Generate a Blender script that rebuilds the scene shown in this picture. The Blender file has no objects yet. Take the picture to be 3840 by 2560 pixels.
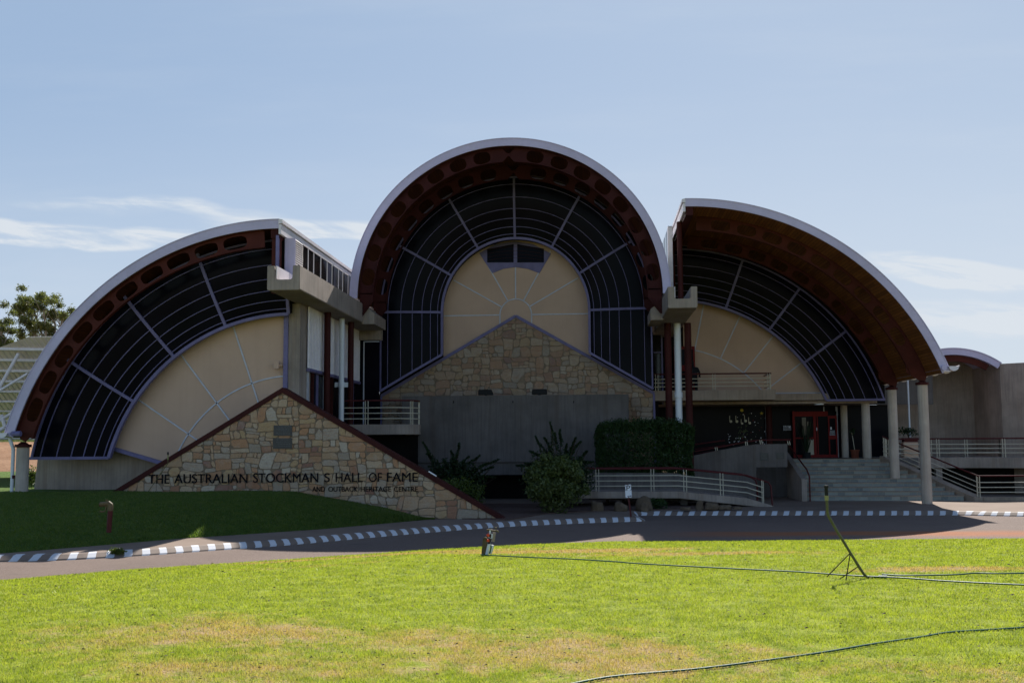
import bpy, bmesh, math, random
import numpy as np
from math import sin, cos, tan, pi, radians, sqrt, atan, atan2, hypot, floor
from mathutils import Vector, Matrix, noise as mnoise
random.seed(7); RNG = np.random.default_rng(7)
scene = bpy.context.scene
COL = scene.collection

# ------------------------------------------------------------------ camera
F = 4050.0; EYE = 2.27; YAW = radians(4.2); PITCH = atan(383 / 4050.); ROLL = .006
fw = np.array([-sin(YAW) * cos(PITCH), cos(YAW) * cos(PITCH), sin(PITCH)])
_r = np.array([cos(YAW), sin(YAW), 0.]); _u = np.cross(_r, fw)
RV = _r * cos(ROLL) - _u * sin(ROLL); UV_ = _u * cos(ROLL) + _r * sin(ROLL)
CP = np.array([0, 0, EYE])
cam_data = bpy.data.cameras.new('camera'); cam = bpy.data.objects.new('camera', cam_data); COL.objects.link(cam)
cam.matrix_world = Matrix(((RV[0], UV_[0], -fw[0], 0), (RV[1], UV_[1], -fw[1], 0), (RV[2], UV_[2], -fw[2], EYE), (0, 0, 0, 1)))
cam_data.sensor_width = 36; cam_data.lens = F / 3840 * 36; cam_data.clip_end = 3000; cam_data.clip_start = .1
scene.camera = cam
scene.render.resolution_x = 1024; scene.render.resolution_y = 682

# ------------------------------------------------------------------ light
SUNV = Vector((.19, 1.13, 1.0)).normalized()
SUN_EL = math.asin(SUNV.z); SUN_AZ = atan2(SUNV.x, SUNV.y)
sd = bpy.data.lights.new('sun', 'SUN'); sd.energy = 3.9; sd.angle = radians(.53); sd.color = (1, .94, .86)
so = bpy.data.objects.new('sun', sd); COL.objects.link(so)
so.rotation_euler = SUNV.to_track_quat('Z', 'Y').to_euler()
scene.view_settings.view_transform = 'Standard'; scene.view_settings.look = 'None'
scene.view_settings.exposure = 1.3; scene.view_settings.gamma = 1
SKY_STRENGTH = .07

world = bpy.data.worlds.new('World'); scene.world = world; world.use_nodes = True
def build_world():
    nt = world.node_tree; N = nt.nodes; L = nt.links; N.clear()
    out = N.new('ShaderNodeOutputWorld'); bg = N.new('ShaderNodeBackground'); bg.inputs[1].default_value = SKY_STRENGTH
    sky = N.new('ShaderNodeTexSky'); sky.sky_type = 'NISHITA'; sky.sun_disc = False
    sky.sun_elevation = SUN_EL; sky.sun_rotation = SUN_AZ; sky.air_density = .9; sky.dust_density = .35; sky.ozone_density = 1.5
    sky.altitude = 200
    tc = N.new('ShaderNodeTexCoord'); sp = N.new('ShaderNodeSeparateXYZ'); L.new(tc.outputs['Generated'], sp.inputs[0])
    def m(op, a, b=None, c=None):
        n = N.new('ShaderNodeMath'); n.operation = op
        for i, v in enumerate((a, b, c)):
            if v is None: continue
            if isinstance(v, (int, float)): n.inputs[i].default_value = v
            else: L.new(v, n.inputs[i])
        return n.outputs[0]
    y = m('MAXIMUM', sp.outputs[1], .05)
    u = m('DIVIDE', sp.outputs[0], y); v = m('DIVIDE', sp.outputs[2], y)
    def vec(a, b, c=0):
        n = N.new('ShaderNodeCombineXYZ'); L.new(a, n.inputs[0]); L.new(b, n.inputs[1]); n.inputs[2].default_value = c; return n.outputs[0]
    def noise(vv, sc, det=6, rough=.6, dist=0):
        n = N.new('ShaderNodeTexNoise'); n.inputs['Scale'].default_value = sc; n.inputs['Detail'].default_value = det
        n.inputs['Roughness'].default_value = rough; n.inputs['Distortion'].default_value = dist; L.new(vv, n.inputs['Vector']); return n.outputs[0]
    warp = m('MULTIPLY', m('SUBTRACT', noise(vec(m('MULTIPLY', u, 3), m('MULTIPLY', v, 6)), 1.5, 3), .5), .05)
    def lobe(u0, v0, su, sv, k):          # a soft elongated streak that slopes by k
        du = m('DIVIDE', m('SUBTRACT', u, u0), su)
        dv = m('DIVIDE', m('SUBTRACT', m('SUBTRACT', m('ADD', v, warp), v0), m('MULTIPLY', m('SUBTRACT', u, u0), k)), sv)
        q = m('SUBTRACT', 1, m('ADD', m('MULTIPLY', du, du), m('MULTIPLY', dv, dv)))
        return m('MAXIMUM', q, 0)
    shear = m('ADD', v, m('MULTIPLY', u, .12))
    fib = noise(vec(m('MULTIPLY', u, 5), m('MULTIPLY', shear, 34)), 1.6, 8, .62, .6)
    fib2 = noise(vec(m('MULTIPLY', u, 9), m('MULTIPLY', shear, 40), 3), 1.1, 6, .6, 1.0)
    fibm = m('ADD', m('MULTIPLY', fib, .6), m('MULTIPLY', fib2, .4))
    def ramp(x, lo, hi):
        n = N.new('ShaderNodeMapRange'); n.interpolation_type = 'SMOOTHSTEP'; L.new(x, n.inputs[0]); n.inputs[1].default_value = lo; n.inputs[2].default_value = hi
        return n.outputs[0]
    fr = ramp(fibm, .38, .60)
    lobes = [(-.56, .214, .24, .013, -.085, 1.35), (-.42, .228, .16, .010, -.09, .7), (-.27, .205, .12, .012, -.06, 1.0), (-.24, .197, .10, .006, -.02, .7),
             (.33, .150, .10, .016, -.08, 1.15), (.42, .138, .13, .010, -.02, .6), (.40, .105, .18, .022, -.05, .65), (-.62, .15, .2, .015, 0, .15)]
    tot = None
    for (a, b, c, d, k, w) in lobes:
        x = m('MULTIPLY', lobe(a, b, c, d, k), w)
        tot = x if tot is None else m('ADD', tot, x)
    soft = m('MULTIPLY', ramp(tot, 0, .9), m('ADD', m('MULTIPLY', fr, .85), .12))
    haze = m('MULTIPLY', ramp(noise(vec(m('MULTIPLY', u, 2), m('MULTIPLY', v, 12)), 1.3, 5), .42, .8), .10)
    # veil: the air gets paler low and to the right, where thin high haze hangs
    low = m('MULTIPLY', ramp(v, .38, .06), .42)
    rt = m('MULTIPLY', ramp(u, -.6, .5), .24)
    mask = m('MINIMUM', m('ADD', m('ADD', soft, haze), m('ADD', low, rt)), .95)
    mask = m('MULTIPLY', mask, ramp(sp.outputs[1], .1, .4))
    # bright air on the sun's side of the sky
    aur = m('MULTIPLY', ramp(sp.outputs[1], .15, .75), .85)
    mix = N.new('ShaderNodeMix'); mix.data_type = 'RGBA'; L.new(mask, mix.inputs[0])
    am = N.new('ShaderNodeMix'); am.data_type = 'RGBA'; L.new(aur, am.inputs[0]); L.new(sky.outputs[0], am.inputs[6]); am.inputs[7].default_value = (1.95, 2.62, 3.6, 1)
    L.new(am.outputs[2], mix.inputs[6]); mix.inputs[7].default_value = (4.2, 4.5, 4.85, 1)
    L.new(mix.outputs[2], bg.inputs[0]); L.new(bg.outputs[0], out.inputs[0])
build_world()

# ------------------------------------------------------------------ pixel of the survey photo -> point at a real depth
def _ray(x, y): return RV * (x - 1920) / F - UV_ * (y - 1280) / F + fw
def at(p, Y):
    d = _ray(*p); return Vector(CP + d * (Y / d[1]))
def gr(p, z=0.):
    d = _ray(*p); return Vector(CP + d * ((z - EYE) / d[2]))
def atX(p, X):
    d = _ray(*p); return Vector(CP + d * (X / d[0]))
def vw(x0, y0, s): return lambda x, y: (x0 + x / s, y0 + y / s)
z1 = vw(0, 780, 2.45); z2 = vw(0, 1300, 2.45); z3 = vw(900, 780, 3.5636); z4 = vw(900, 1200, 2.45); zc = vw(1280, 480, 1.8375)
zs = vw(1380, 1140, 2.063); zR = vw(2440, 720, 1.8375); zd = vw(2400, 1350, 2.6133); ze = vw(3000, 1280, 2.177)
zA = vw(0, 1780, 1.96); zB = vw(1700, 1780, 2.6133); zC = vw(2900, 1800, 2.502); z8 = vw(3300, 1250, 2.24)

# ------------------------------------------------------------------ materials
class NT:
    def __init__(s, name):
        s.m = bpy.data.materials.new(name); s.m.use_nodes = True; s.t = s.m.node_tree; s.N = s.t.nodes; s.L = s.t.links
        s.b = s.N['Principled BSDF']; s.tc = s.N.new('ShaderNodeTexCoord'); s.o = s.tc.outputs['Object']
    def math(s, op, a, b=None, c=None):
        n = s.N.new('ShaderNodeMath'); n.operation = op
        for i, v in enumerate((a, b, c)):
            if v is None: continue
            if isinstance(v, (int, float)): n.inputs[i].default_value = v
            else: s.L.new(v, n.inputs[i])
        return n.outputs[0]
    def scale(s, v, xyz, loc=(0, 0, 0), rot=(0, 0, 0)):
        n = s.N.new('ShaderNodeMapping'); n.inputs['Scale'].default_value = xyz; n.inputs['Location'].default_value = loc; n.inputs['Rotation'].default_value = rot
        s.L.new(v, n.inputs[0]); return n.outputs[0]
    def noise(s, v, sc, det=4, rough=.55, dist=0):
        n = s.N.new('ShaderNodeTexNoise'); s.L.new(v, n.inputs['Vector']); n.inputs['Scale'].default_value = sc; n.inputs['Detail'].default_value = det
        n.inputs['Roughness'].default_value = rough; n.inputs['Distortion'].default_value = dist; return n.outputs[0]
    def ramp(s, x, stops, interp='LINEAR'):
        n = s.N.new('ShaderNodeValToRGB'); s.L.new(x, n.inputs[0]); e = n.color_ramp.elements; n.color_ramp.interpolation = interp
        while len(e) < len(stops): e.new(.5)
        for k, (p, c) in enumerate(stops): e[k].position = p; e[k].color = (*c, 1) if len(c) == 3 else c
        return n.outputs[0]
    def rng(s, x, a, b, c=0, d=1):
        n = s.N.new('ShaderNodeMapRange'); s.L.new(x, n.inputs[0])
        for i, v in enumerate((a, b, c, d)): n.inputs[i + 1].default_value = v
        return n.outputs[0]
    def mix(s, f, a, b, mode='MIX'):
        n = s.N.new('ShaderNodeMix'); n.data_type = 'RGBA'; n.blend_type = mode
        for i, v in ((0, f), (6, a), (7, b)):
            if isinstance(v, (int, float)): n.inputs[i].default_value = v
            elif isinstance(v, tuple): n.inputs[i].default_value = (*v, 1)
            else: s.L.new(v, n.inputs[i])
        return n.outputs[2]
    def bump(s, h, st=.3, d=.02):
        n = s.N.new('ShaderNodeBump'); s.L.new(h, n.inputs['Height']); n.inputs['Strength'].default_value = st; n.inputs['Distance'].default_value = d
        s.L.new(n.outputs[0], s.b.inputs['Normal'])
    def done(s, col=None, rough=.6, metal=0, spec=.5):
        if col is not None:
            if isinstance(col, tuple): s.b.inputs['Base Color'].default_value = (*col, 1)
            else: s.L.new(col, s.b.inputs['Base Color'])
        if isinstance(rough, (int, float)): s.b.inputs['Roughness'].default_value = rough
        else: s.L.new(rough, s.b.inputs['Roughness'])
        s.b.inputs['Metallic'].default_value = metal; s.b.inputs['Specular IOR Level'].default_value = spec
        return s.m

def mul(c, k): return tuple(min(1, v * k) for v in c)
def paint(name, c, rough=.45, var=.18, sc=3, dirt=None, spec=.35, stretch=(1, 1, 1), bump=.05):
    s = NT(name); v = s.scale(s.o, stretch)
    n = s.noise(v, sc, 6); n2 = s.noise(v, sc * 9, 3)
    col = s.mix(s.rng(n, .35, .7), mul(c, 1 - var), mul(c, 1 + var * .6))
    col = s.mix(s.math('MULTIPLY', s.rng(n2, .45, .8), .35), col, dirt or mul(c, .6))
    s.bump(n2, bump, .01)
    return s.done(col, s.rng(n2, .2, .8, rough - .08, rough + .12), spec=spec)

MAT = {}
MAT['white'] = paint('white_metal', (.68, .64, .67), .42, .10, 1.2, (.42, .40, .42))
MAT['fascia'] = paint('lavender_white_fascia', (.46, .42, .58), .40, .10, 1.0, (.36, .33, .42), stretch=(1, 1, 1))
MAT['lav'] = paint('lavender_frame', (.155, .14, .27), .5, .2, 2, spec=.2)
MAT['red'] = paint('oxide_red_steel', (.072, .017, .012), .62, .22, 1.5, (.045, .012, .01), spec=.12)
MAT['dred'] = paint('dark_red_steel', (.046, .0095, .0085), .6, .22, 1.5, (.028, .007, .007), spec=.12)
MAT['rail_red'] = paint('red_handrail', (.075, .011, .012), .5, .2, 3, spec=.2)
MAT['cream_rail'] = paint('cream_rail', (.50, .46, .36), .4, .12, 3, (.33, .28, .2))
MAT['door_red'] = paint('bright_red_door_frame', (.16, .006, .006), .5, .12, 3, spec=.15)
MAT['silver'] = paint('silver_trim', (.46, .48, .55), .35, .12, 4)
MAT['black'] = paint('black_plastic', (.008, .008, .009), .75, .2, 5)
MAT['sign_white'] = paint('sign_white', (.72, .73, .78), .4, .05, 4)
MAT['bronze'] = paint('dark_plaque', (.035, .035, .038), .35, .25, 6)
MAT['worn_text'] = paint('worn_bronze_text', (.09, .09, .09), .5, .2, 5)
MAT['letter'] = paint('letter_black', (.005, .005, .008), .7, .1, 5, spec=.1)
MAT['pvc'] = paint('white_pipe', (.60, .63, .68), .3, .06, 2, (.45, .45, .45))
MAT['olive'] = paint('olive_pipe', (.105, .105, .04), .5, .2, 4, spec=.2)
MAT['olive_light'] = paint('pale_olive', (.24, .23, .09), .5, .1, 4)
MAT['hose'] = paint('green_hose', (.006, .085, .055), .5, .2, 8, spec=.18)
MAT['brass'] = paint('weathered_brass', (.13, .095, .045), .55, .35, 20, spec=.2)
MAT['terracotta'] = paint('terracotta', (.16, .04, .02), .7, .2, 6)
MAT['yellow'] = paint('yellow_decal', (.55, .42, .02), .5, .1, 9)
MAT['orange'] = paint('orange_red_cap', (.62, .05, .012), .4, .15, 12)
MAT['cloth'] = paint('dark_cloth', (.012, .012, .016), .9, .3, 8)
MAT['skin'] = paint('skin', (.30, .16, .10), .6, .1, 8)

def m_concrete(name, c=(.30, .25, .215), board=True, stain=.55):
    s = NT(name)
    v = s.scale(s.o, (9, 9, .45)); n = s.noise(v, 1.6, 5, .6)
    n2 = s.noise(s.o, 1.1, 6, .6); n3 = s.noise(s.o, 28, 4, .7)
    col = s.mix(s.rng(n2, .3, .72), mul(c, .72), mul(c, 1.15))
    col = s.mix(s.math('MULTIPLY', s.rng(n, .46, .75), stain), col, mul(c, .45))
    st = s.noise(s.scale(s.o, (2.6, 2.6, .16)), 1.5, 4, .5)
    col = s.mix(s.math('MULTIPLY', s.rng(st, .55, .72), stain * .8), col, (c[0] * .62, c[1] * .5, c[2] * .4))
    col = s.mix(s.math('MULTIPLY', s.rng(n3, .55, .8), .35), col, mul(c, .6))
    s.bump(s.math('ADD', s.math('MULTIPLY', n, .8), s.math('MULTIPLY', n3, .4)), .45, .02)
    return s.done(col, .88, spec=.25)
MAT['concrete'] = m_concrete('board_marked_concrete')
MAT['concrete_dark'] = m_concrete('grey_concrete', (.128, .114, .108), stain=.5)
MAT['concrete_warm'] = m_concrete('warm_concrete', (.30, .24, .19))
MAT['column_concrete'] = m_concrete('column_concrete', (.43, .37, .31), stain=.5)

def m_cream():
    s = NT('cream_render'); n = s.noise(s.o, .8, 5); n2 = s.noise(s.o, 60, 3)
    st = s.noise(s.scale(s.o, (5, 5, .25)), 1.4, 4)
    c = (.50, .350, .262)
    col = s.mix(s.rng(n, .3, .7), mul(c, .93), mul(c, 1.05)); col = s.mix(s.math('MULTIPLY', s.rng(st, .5, .8), .12), col, mul(c, .6))
    s.bump(n2, .12, .005); return s.done(col, .85, spec=.2)
MAT['cream'] = m_cream()

def m_stone(name, dull=0.):
    s = NT(name); at_ = s.N.new('ShaderNodeAttribute'); at_.attribute_name = 'tint'
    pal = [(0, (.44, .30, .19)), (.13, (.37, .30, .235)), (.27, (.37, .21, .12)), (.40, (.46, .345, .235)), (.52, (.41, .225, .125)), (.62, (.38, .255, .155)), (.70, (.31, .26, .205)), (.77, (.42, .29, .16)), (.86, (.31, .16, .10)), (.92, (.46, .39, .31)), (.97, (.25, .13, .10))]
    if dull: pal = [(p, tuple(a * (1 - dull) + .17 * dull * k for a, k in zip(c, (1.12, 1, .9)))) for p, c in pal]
    col = s.ramp(at_.outputs['Fac'], pal, 'CONSTANT')
    off = s.N.new('ShaderNodeVectorMath'); off.operation = 'ADD'; s.L.new(s.o, off.inputs[0]); cb = s.N.new('ShaderNodeCombineXYZ'); s.L.new(s.math('MULTIPLY', at_.outputs['Fac'], 37), cb.inputs[1]); s.L.new(cb.outputs[0], off.inputs[1])
    band = s.noise(s.scale(off.outputs[0], (1.4, 1, 5), rot=(0, .4, 0)), 1.9, 5, .6, 1.5)
    col = s.mix(s.rng(band, .48, .70, 0, .5), col, (.34 - .1 * dull, .17, .08)); pale = s.noise(off.outputs[0], 3, 4); col = s.mix(s.rng(pale, .5, .75, 0, .35), col, (.42, .38, .32))
    fine = s.noise(s.o, 18, 5, .7); col = s.mix(s.rng(fine, .35, .75, .0, .4), col, (.15, .115, .08))
    s.bump(s.math('ADD', s.math('MULTIPLY', fine, .6), band), .7, .03)
    return s.done(col, .85, spec=.2)
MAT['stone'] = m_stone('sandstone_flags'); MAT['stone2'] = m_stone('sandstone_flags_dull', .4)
MAT['mortar'] = paint('mortar', (.20, .15, .105), .95, .25, 4)

def m_timber(name='timber_soffit', k=1., r=1.):
    r *= 1; s = NT(name); uv = s.tc.outputs['UV']; k *= .85; sp = s.N.new('ShaderNodeSeparateXYZ'); s.L.new(uv, sp.inputs[0])
    u = s.math('DIVIDE', sp.outputs[0], .115); cell = s.math('FLOOR', u); fr = s.math('FRACT', u)
    wn = s.N.new('ShaderNodeTexWhiteNoise'); wn.noise_dimensions = '2D'; cb = s.N.new('ShaderNodeCombineXYZ'); s.L.new(cell, cb.inputs[0])
    s.L.new(s.math('FLOOR', s.math('ADD', s.math('DIVIDE', sp.outputs[1], 2.3), s.math('MULTIPLY', cell, .37))), cb.inputs[1]); s.L.new(cb.outputs[0], wn.inputs['Vector'])
    g = s.noise(s.scale(uv, (14, 1.2, 1)), 2, 5, .6)
    col = s.ramp(wn.outputs[0], [(0, (.15 * k * r, .055 * k, .012 * k)), (.4, (.23 * k * r, .088 * k, .018 * k)), (.75, (.30 * k * r, .12 * k, .028 * k)), (1, (.18 * k * r, .062 * k, .014 * k))])
    col = s.mix(s.rng(g, .35, .75, 0, .6), col, (.09, .03, .01))
    gap = s.math('LESS_THAN', fr, .10); col = s.mix(gap, col, (.01, .005, .003))
    s.bump(s.math('SUBTRACT', 1, gap), .5, .01); return s.done(col, .6, spec=.2)
MAT['timber'] = m_timber(); MAT['timber_red'] = m_timber('dark_red_soffit', .22, 1.5)  # same plank pattern, darker and redder, for the left and middle vaults
def m_glass():
    s = NT('dark_tinted_glass'); n = s.noise(s.scale(s.o, (.5, .5, .5)), 1.5, 4)
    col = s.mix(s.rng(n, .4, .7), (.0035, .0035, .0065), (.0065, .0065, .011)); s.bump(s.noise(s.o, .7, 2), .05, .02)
    return s.done(col, .2, spec=.03)
MAT['glass'] = m_glass()
def m_clear():
    s = NT('window_glass'); s.bump(s.noise(s.o, 1.2, 2), .06, .02)
    return s.done((.015, .013, .012), .08, spec=.2)
MAT['pane'] = m_clear()
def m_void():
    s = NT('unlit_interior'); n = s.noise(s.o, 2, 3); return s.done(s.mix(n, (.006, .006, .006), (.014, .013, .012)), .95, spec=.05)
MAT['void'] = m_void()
def m_corr(name, c, axis, pitch):
    s = NT(name); sp = s.N.new('ShaderNodeSeparateXYZ'); s.L.new(s.o, sp.inputs[0]); a = sp.outputs[axis]
    w = s.math('SINE', s.math('MULTIPLY', a, 2 * pi / pitch)); n = s.noise(s.o, 2, 5)
    col = s.mix(s.rng(n, .3, .75), mul(c, .82), c); s.bump(s.math('MULTIPLY', w, .5), 1.0, pitch * .35)
    return s.done(col, .4)
MAT['corr'] = m_corr('white_corrugated_cladding', (.48, .50, .54), 1, .16)
MAT['canopy_sheet'] = m_corr('canopy_sheet', (.88, .76, .66), 0, .25)

def m_steps():
    s = NT('bluestone_brick_riser'); v = s.scale(s.o, (1, 1, 1)); sp = s.N.new('ShaderNodeSeparateXYZ'); s.L.new(v, sp.inputs[0])
    row = s.math('FLOOR', s.math('DIVIDE', s.math('SUBTRACT', sp.outputs[2], STEP_Z0), STEP_H))
    u = s.math('ADD', s.math('DIVIDE', sp.outputs[0], .30), s.math('MULTIPLY', row, .43)); cell = s.math('FLOOR', u); fr = s.math('FRACT', u)
    wn = s.N.new('ShaderNodeTexWhiteNoise'); wn.noise_dimensions = '2D'; cb = s.N.new('ShaderNodeCombineXYZ'); s.L.new(cell, cb.inputs[0]); s.L.new(row, cb.inputs[1]); s.L.new(cb.outputs[0], wn.inputs['Vector'])
    col = s.ramp(wn.outputs[0], [(0, (.10, .12, .13)), (.3, (.17, .19, .19)), (.6, (.24, .26, .24)), (.85, (.14, .17, .19)), (1, (.30, .31, .28))])
    n = s.noise(s.o, 12, 5, .65); col = s.mix(s.rng(n, .35, .7, 0, .6), col, (.26, .25, .20))
    j = s.math('LESS_THAN', fr, .06); col = s.mix(j, col, (.27, .25, .21)); s.bump(s.math('ADD', n, s.math('SUBTRACT', 1, j)), .4, .012)
    return s.done(col, .8, spec=.3)
STEP_Z0 = .07; STEP_H = .15
MAT['steps'] = m_steps()

def m_road():
    s = NT('asphalt'); n = s.noise(s.o, .5, 5); n2 = s.noise(s.o, 60, 3, .8); n3 = s.noise(s.o, 22, 2, .8)
    col = s.mix(s.rng(n, .3, .7), (.090, .062, .049), (.122, .086, .066))
    col = s.mix(s.rng(n2, .42, .66, 0, .8), col, (.24, .195, .175)); col = s.mix(s.rng(n3, .55, .75, 0, .5), col, (.045, .034, .032))
    # red dust dragged along the kerb side by tyres: a long stain with its own shape
    sp = s.N.new('ShaderNodeSeparateXYZ'); s.L.new(s.o, sp.inputs[0]); wob = s.noise(s.scale(s.o, (.25, 1.2, 1)), 1, 5)
    yy = s.math('ADD', sp.outputs[1], s.math('MULTIPLY', s.math('SUBTRACT', wob, .5), 1.6))
    cy = s.math('MULTIPLY_ADD', sp.outputs[0], .03, 28.9)
    d = s.math('ABSOLUTE', s.math('SUBTRACT', yy, cy)); band = s.rng(d, 1.05, .35)
    band = s.math('MULTIPLY', band, s.rng(sp.outputs[0], 1.6, 4.2)); grain = s.noise(s.scale(s.o, (.5, 6, 1)), 3, 6, .7)
    band = s.math('MULTIPLY', band, s.rng(grain, .25, .5)); col = s.mix(s.math('MULTIPLY', band, .95), col, (.26, .10, .045))
    spot = s.noise(s.scale(s.o, (.35, 1.3, 1)), 1.4, 3); col = s.mix(s.rng(spot, .66, .74, 0, .55), col, (.04, .033, .034))
    s.bump(n2, .6, .012); return s.done(col, .9, spec=.12)
MAT['road'] = m_road()
def m_apron():
    s = NT('concrete_path'); n = s.noise(s.o, .7, 6); n2 = s.noise(s.o, 40, 3, .7)
    col = s.mix(s.rng(n, .3, .72), (.155, .112, .085), (.20, .15, .118)); col = s.mix(s.rng(n2, .5, .8, 0, .4), col, (.10, .08, .07))
    s.bump(n2, .3, .008); return s.done(col, .9, spec=.2)
MAT['apron'] = m_apron()
def m_kerb():
    s = NT('painted_kerb'); uv = s.tc.outputs['UV']; sp = s.N.new('ShaderNodeSeparateXYZ'); s.L.new(uv, sp.inputs[0])
    u = s.math('DIVIDE', s.math('SUBTRACT', sp.outputs[0], s.math('MULTIPLY', sp.outputs[1], .28)), .385)
    n = s.noise(s.o, 7, 4, .7); n2 = s.noise(s.o, 26, 4, .8); f = s.math('FRACT', s.math('ADD', u, s.math('MULTIPLY', s.math('SUBTRACT', n, .5), .05)))
    w = s.math('LESS_THAN', f, .45); wear = s.rng(s.math('ADD', n2, s.math('MULTIPLY', n, .4)), .88, .95); w = s.math('MULTIPLY', w, s.math('SUBTRACT', 1, wear))
    col = s.mix(w, s.mix(n, (.13, .095, .075), (.19, .14, .11)), s.mix(n2, (.42, .43, .45), (.58, .59, .62)))
    s.bump(n2, .2, .006); return s.done(col, .75, spec=.3)
MAT['kerb'] = m_kerb()
def grass_col(s, lawn=True):
    n = s.noise(s.o, .9, 8, .72); n2 = s.noise(s.o, 3.2, 5, .65); n3 = s.noise(s.o, 30, 4, .7)
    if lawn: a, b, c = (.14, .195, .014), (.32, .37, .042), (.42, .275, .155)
    else: a, b, c = (.06, .115, .022), (.105, .155, .03), (.20, .15, .08)  # mound: the same grass in darker green, its shade put into the colour
    n5 = s.noise(s.o, 14, 4, .7); col = s.mix(s.rng(s.math('ADD', s.math('MULTIPLY', n2, .55), s.math('MULTIPLY', n5, .45)), .38, .60), a, b)
    sp = s.N.new('ShaderNodeSeparateXYZ'); s.L.new(s.o, sp.inputs[0])
    dryn = s.math('ADD', s.math('MULTIPLY', n, .55), s.math('MULTIPLY', n2, .45))
    if lawn:
        def blob(x, y, sx, sy, w, k=0):
            dx = s.math('DIVIDE', s.math('SUBTRACT', sp.outputs[0], x), sx)
            dy = s.math('DIVIDE', s.math('SUBTRACT', s.math('SUBTRACT', sp.outputs[1], y), s.math('MULTIPLY', s.math('SUBTRACT', sp.outputs[0], x), k)), sy)
            return s.math('MULTIPLY', s.math('MAXIMUM', s.math('SUBTRACT', 1, s.math('ADD', s.math('MULTIPLY', dx, dx), s.math('MULTIPLY', dy, dy))), 0), w)
        t = None
        for q in [(-.6, 22.3, 3.6, .9, .30, .12), (1.2, 21.2, 3, .7, .18, .1), (-2.0, 10.4, 4.2, 1.9, .135), (.6, 9.4, 2.2, 1.7, .125), (-4.5, 11.5, 2.2, 1.6, .13), (5.6, 17.6, 2.6, .6, .22, .05), (3.9, 21, 2.5, .6, .12), (-4.6, 19.8, 2.6, .5, .10, .45), (-4.2, 22.2, 3.4, .35, .5, .47), (-2.5, 23.2, 2.5, .3, .3, .3), (3.2, 9.0, 1.6, 1.2, .12), (-3.0, 8.8, 1.8, .9, .12)]:
            x = blob(*q); t = x if t is None else s.math('ADD', t, x)
        n4 = s.noise(s.o, 9, 5, .75); dry = s.rng(s.math('ADD', s.math('ADD', s.math('MULTIPLY', dryn, .7), s.math('MULTIPLY', n4, .32)), t), .585, .71)
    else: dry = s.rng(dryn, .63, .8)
    col = s.mix(s.math('MULTIPLY', dry, .85), col, c)
    return col, n2, n3
def m_lawn(name, lawn):
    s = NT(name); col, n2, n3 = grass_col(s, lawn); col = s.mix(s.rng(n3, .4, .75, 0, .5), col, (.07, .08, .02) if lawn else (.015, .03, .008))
    s.bump(s.math('ADD', n3, n2), .9, .05); return s.done(col, .95, spec=.1)
MAT['lawn'] = m_lawn('lawn_thatch', True); MAT['mound'] = m_lawn('mound_turf_shaded', False)
def m_blade(name, lawn):
    s = NT(name); col, n2, n3 = grass_col(s, lawn); oi = s.N.new('ShaderNodeAttribute'); oi.attribute_name = 'tint'
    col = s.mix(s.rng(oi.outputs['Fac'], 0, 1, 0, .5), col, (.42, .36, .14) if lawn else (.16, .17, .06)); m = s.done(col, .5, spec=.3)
    tr = s.N.new('ShaderNodeBsdfTranslucent'); tcol = s.mix(1.0, col, (1.2, 1.28, .6), 'MULTIPLY'); s.L.new(tcol, tr.inputs[0]); mx = s.N.new('ShaderNodeMixShader'); mx.inputs[0].default_value = .5
    s.L.new(s.b.outputs[0], mx.inputs[1]); s.L.new(tr.outputs[0], mx.inputs[2]); s.L.new(mx.outputs[0], s.N['Material Output'].inputs[0]); return m
MAT['blade'] = m_blade('grass_blade', True); MAT['blade2'] = m_blade('grass_blade_shaded', False)
def m_leaf(name, c, c2, tr_=.35):
    s = NT(name); a = s.N.new('ShaderNodeAttribute'); a.attribute_name = 'tint'; n = s.noise(s.o, 1.2, 4)
    col = s.mix(a.outputs['Fac'], c, c2); col = s.mix(s.rng(n, .3, .7, 0, .35), col, mul(c, .5)); m = s.done(col, .5, spec=.4)
    tr = s.N.new('ShaderNodeBsdfTranslucent'); s.L.new(s.mix(1., col, (1.1, 1.2, .6), 'MULTIPLY'), tr.inputs[0]); mx = s.N.new('ShaderNodeMixShader'); mx.inputs[0].default_value = tr_
    s.L.new(s.b.outputs[0], mx.inputs[1]); s.L.new(tr.outputs[0], mx.inputs[2]); s.L.new(mx.outputs[0], s.N['Material Output'].inputs[0]); return m
MAT['gum'] = m_leaf('eucalyptus_leaf', (.07, .09, .03), (.20, .21, .055)); MAT['hedge'] = m_leaf('hedge_leaf', (.018, .042, .010), (.035, .075, .016))
MAT['bush_dark'] = m_leaf('dark_bush_leaf', (.012, .030, .008), (.026, .052, .013)); MAT['bush_light'] = m_leaf('light_bush_leaf', (.055, .08, .02), (.125, .155, .048)); MAT['bush_yel'] = m_leaf('yellow_green_leaf', (.05, .08, .015), (.11, .14, .02))
MAT['bark'] = paint('bark', (.30, .26, .20), .9, .35, 4, (.12, .09, .06)); MAT['twig'] = paint('twig', (.05, .035, .02), .9, .3, 6)
def m_dirt(name, a, b, sc=2):
    s = NT(name); n = s.noise(s.o, sc, 6, .65); n2 = s.noise(s.o, sc * 14, 4, .7); col = s.mix(s.rng(n, .3, .7), a, b); col = s.mix(s.rng(n2, .4, .75, 0, .55), col, mul(a, .4))
    s.bump(n2, .8, .05); return s.done(col, .95, spec=.1)
MAT['dirt'] = m_dirt('bare_dirt', (.22, .12, .065), (.33, .20, .12), .5); MAT['mulch'] = m_dirt('gravel_mulch', (.10, .06, .05), (.17, .12, .10), 6)
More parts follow.
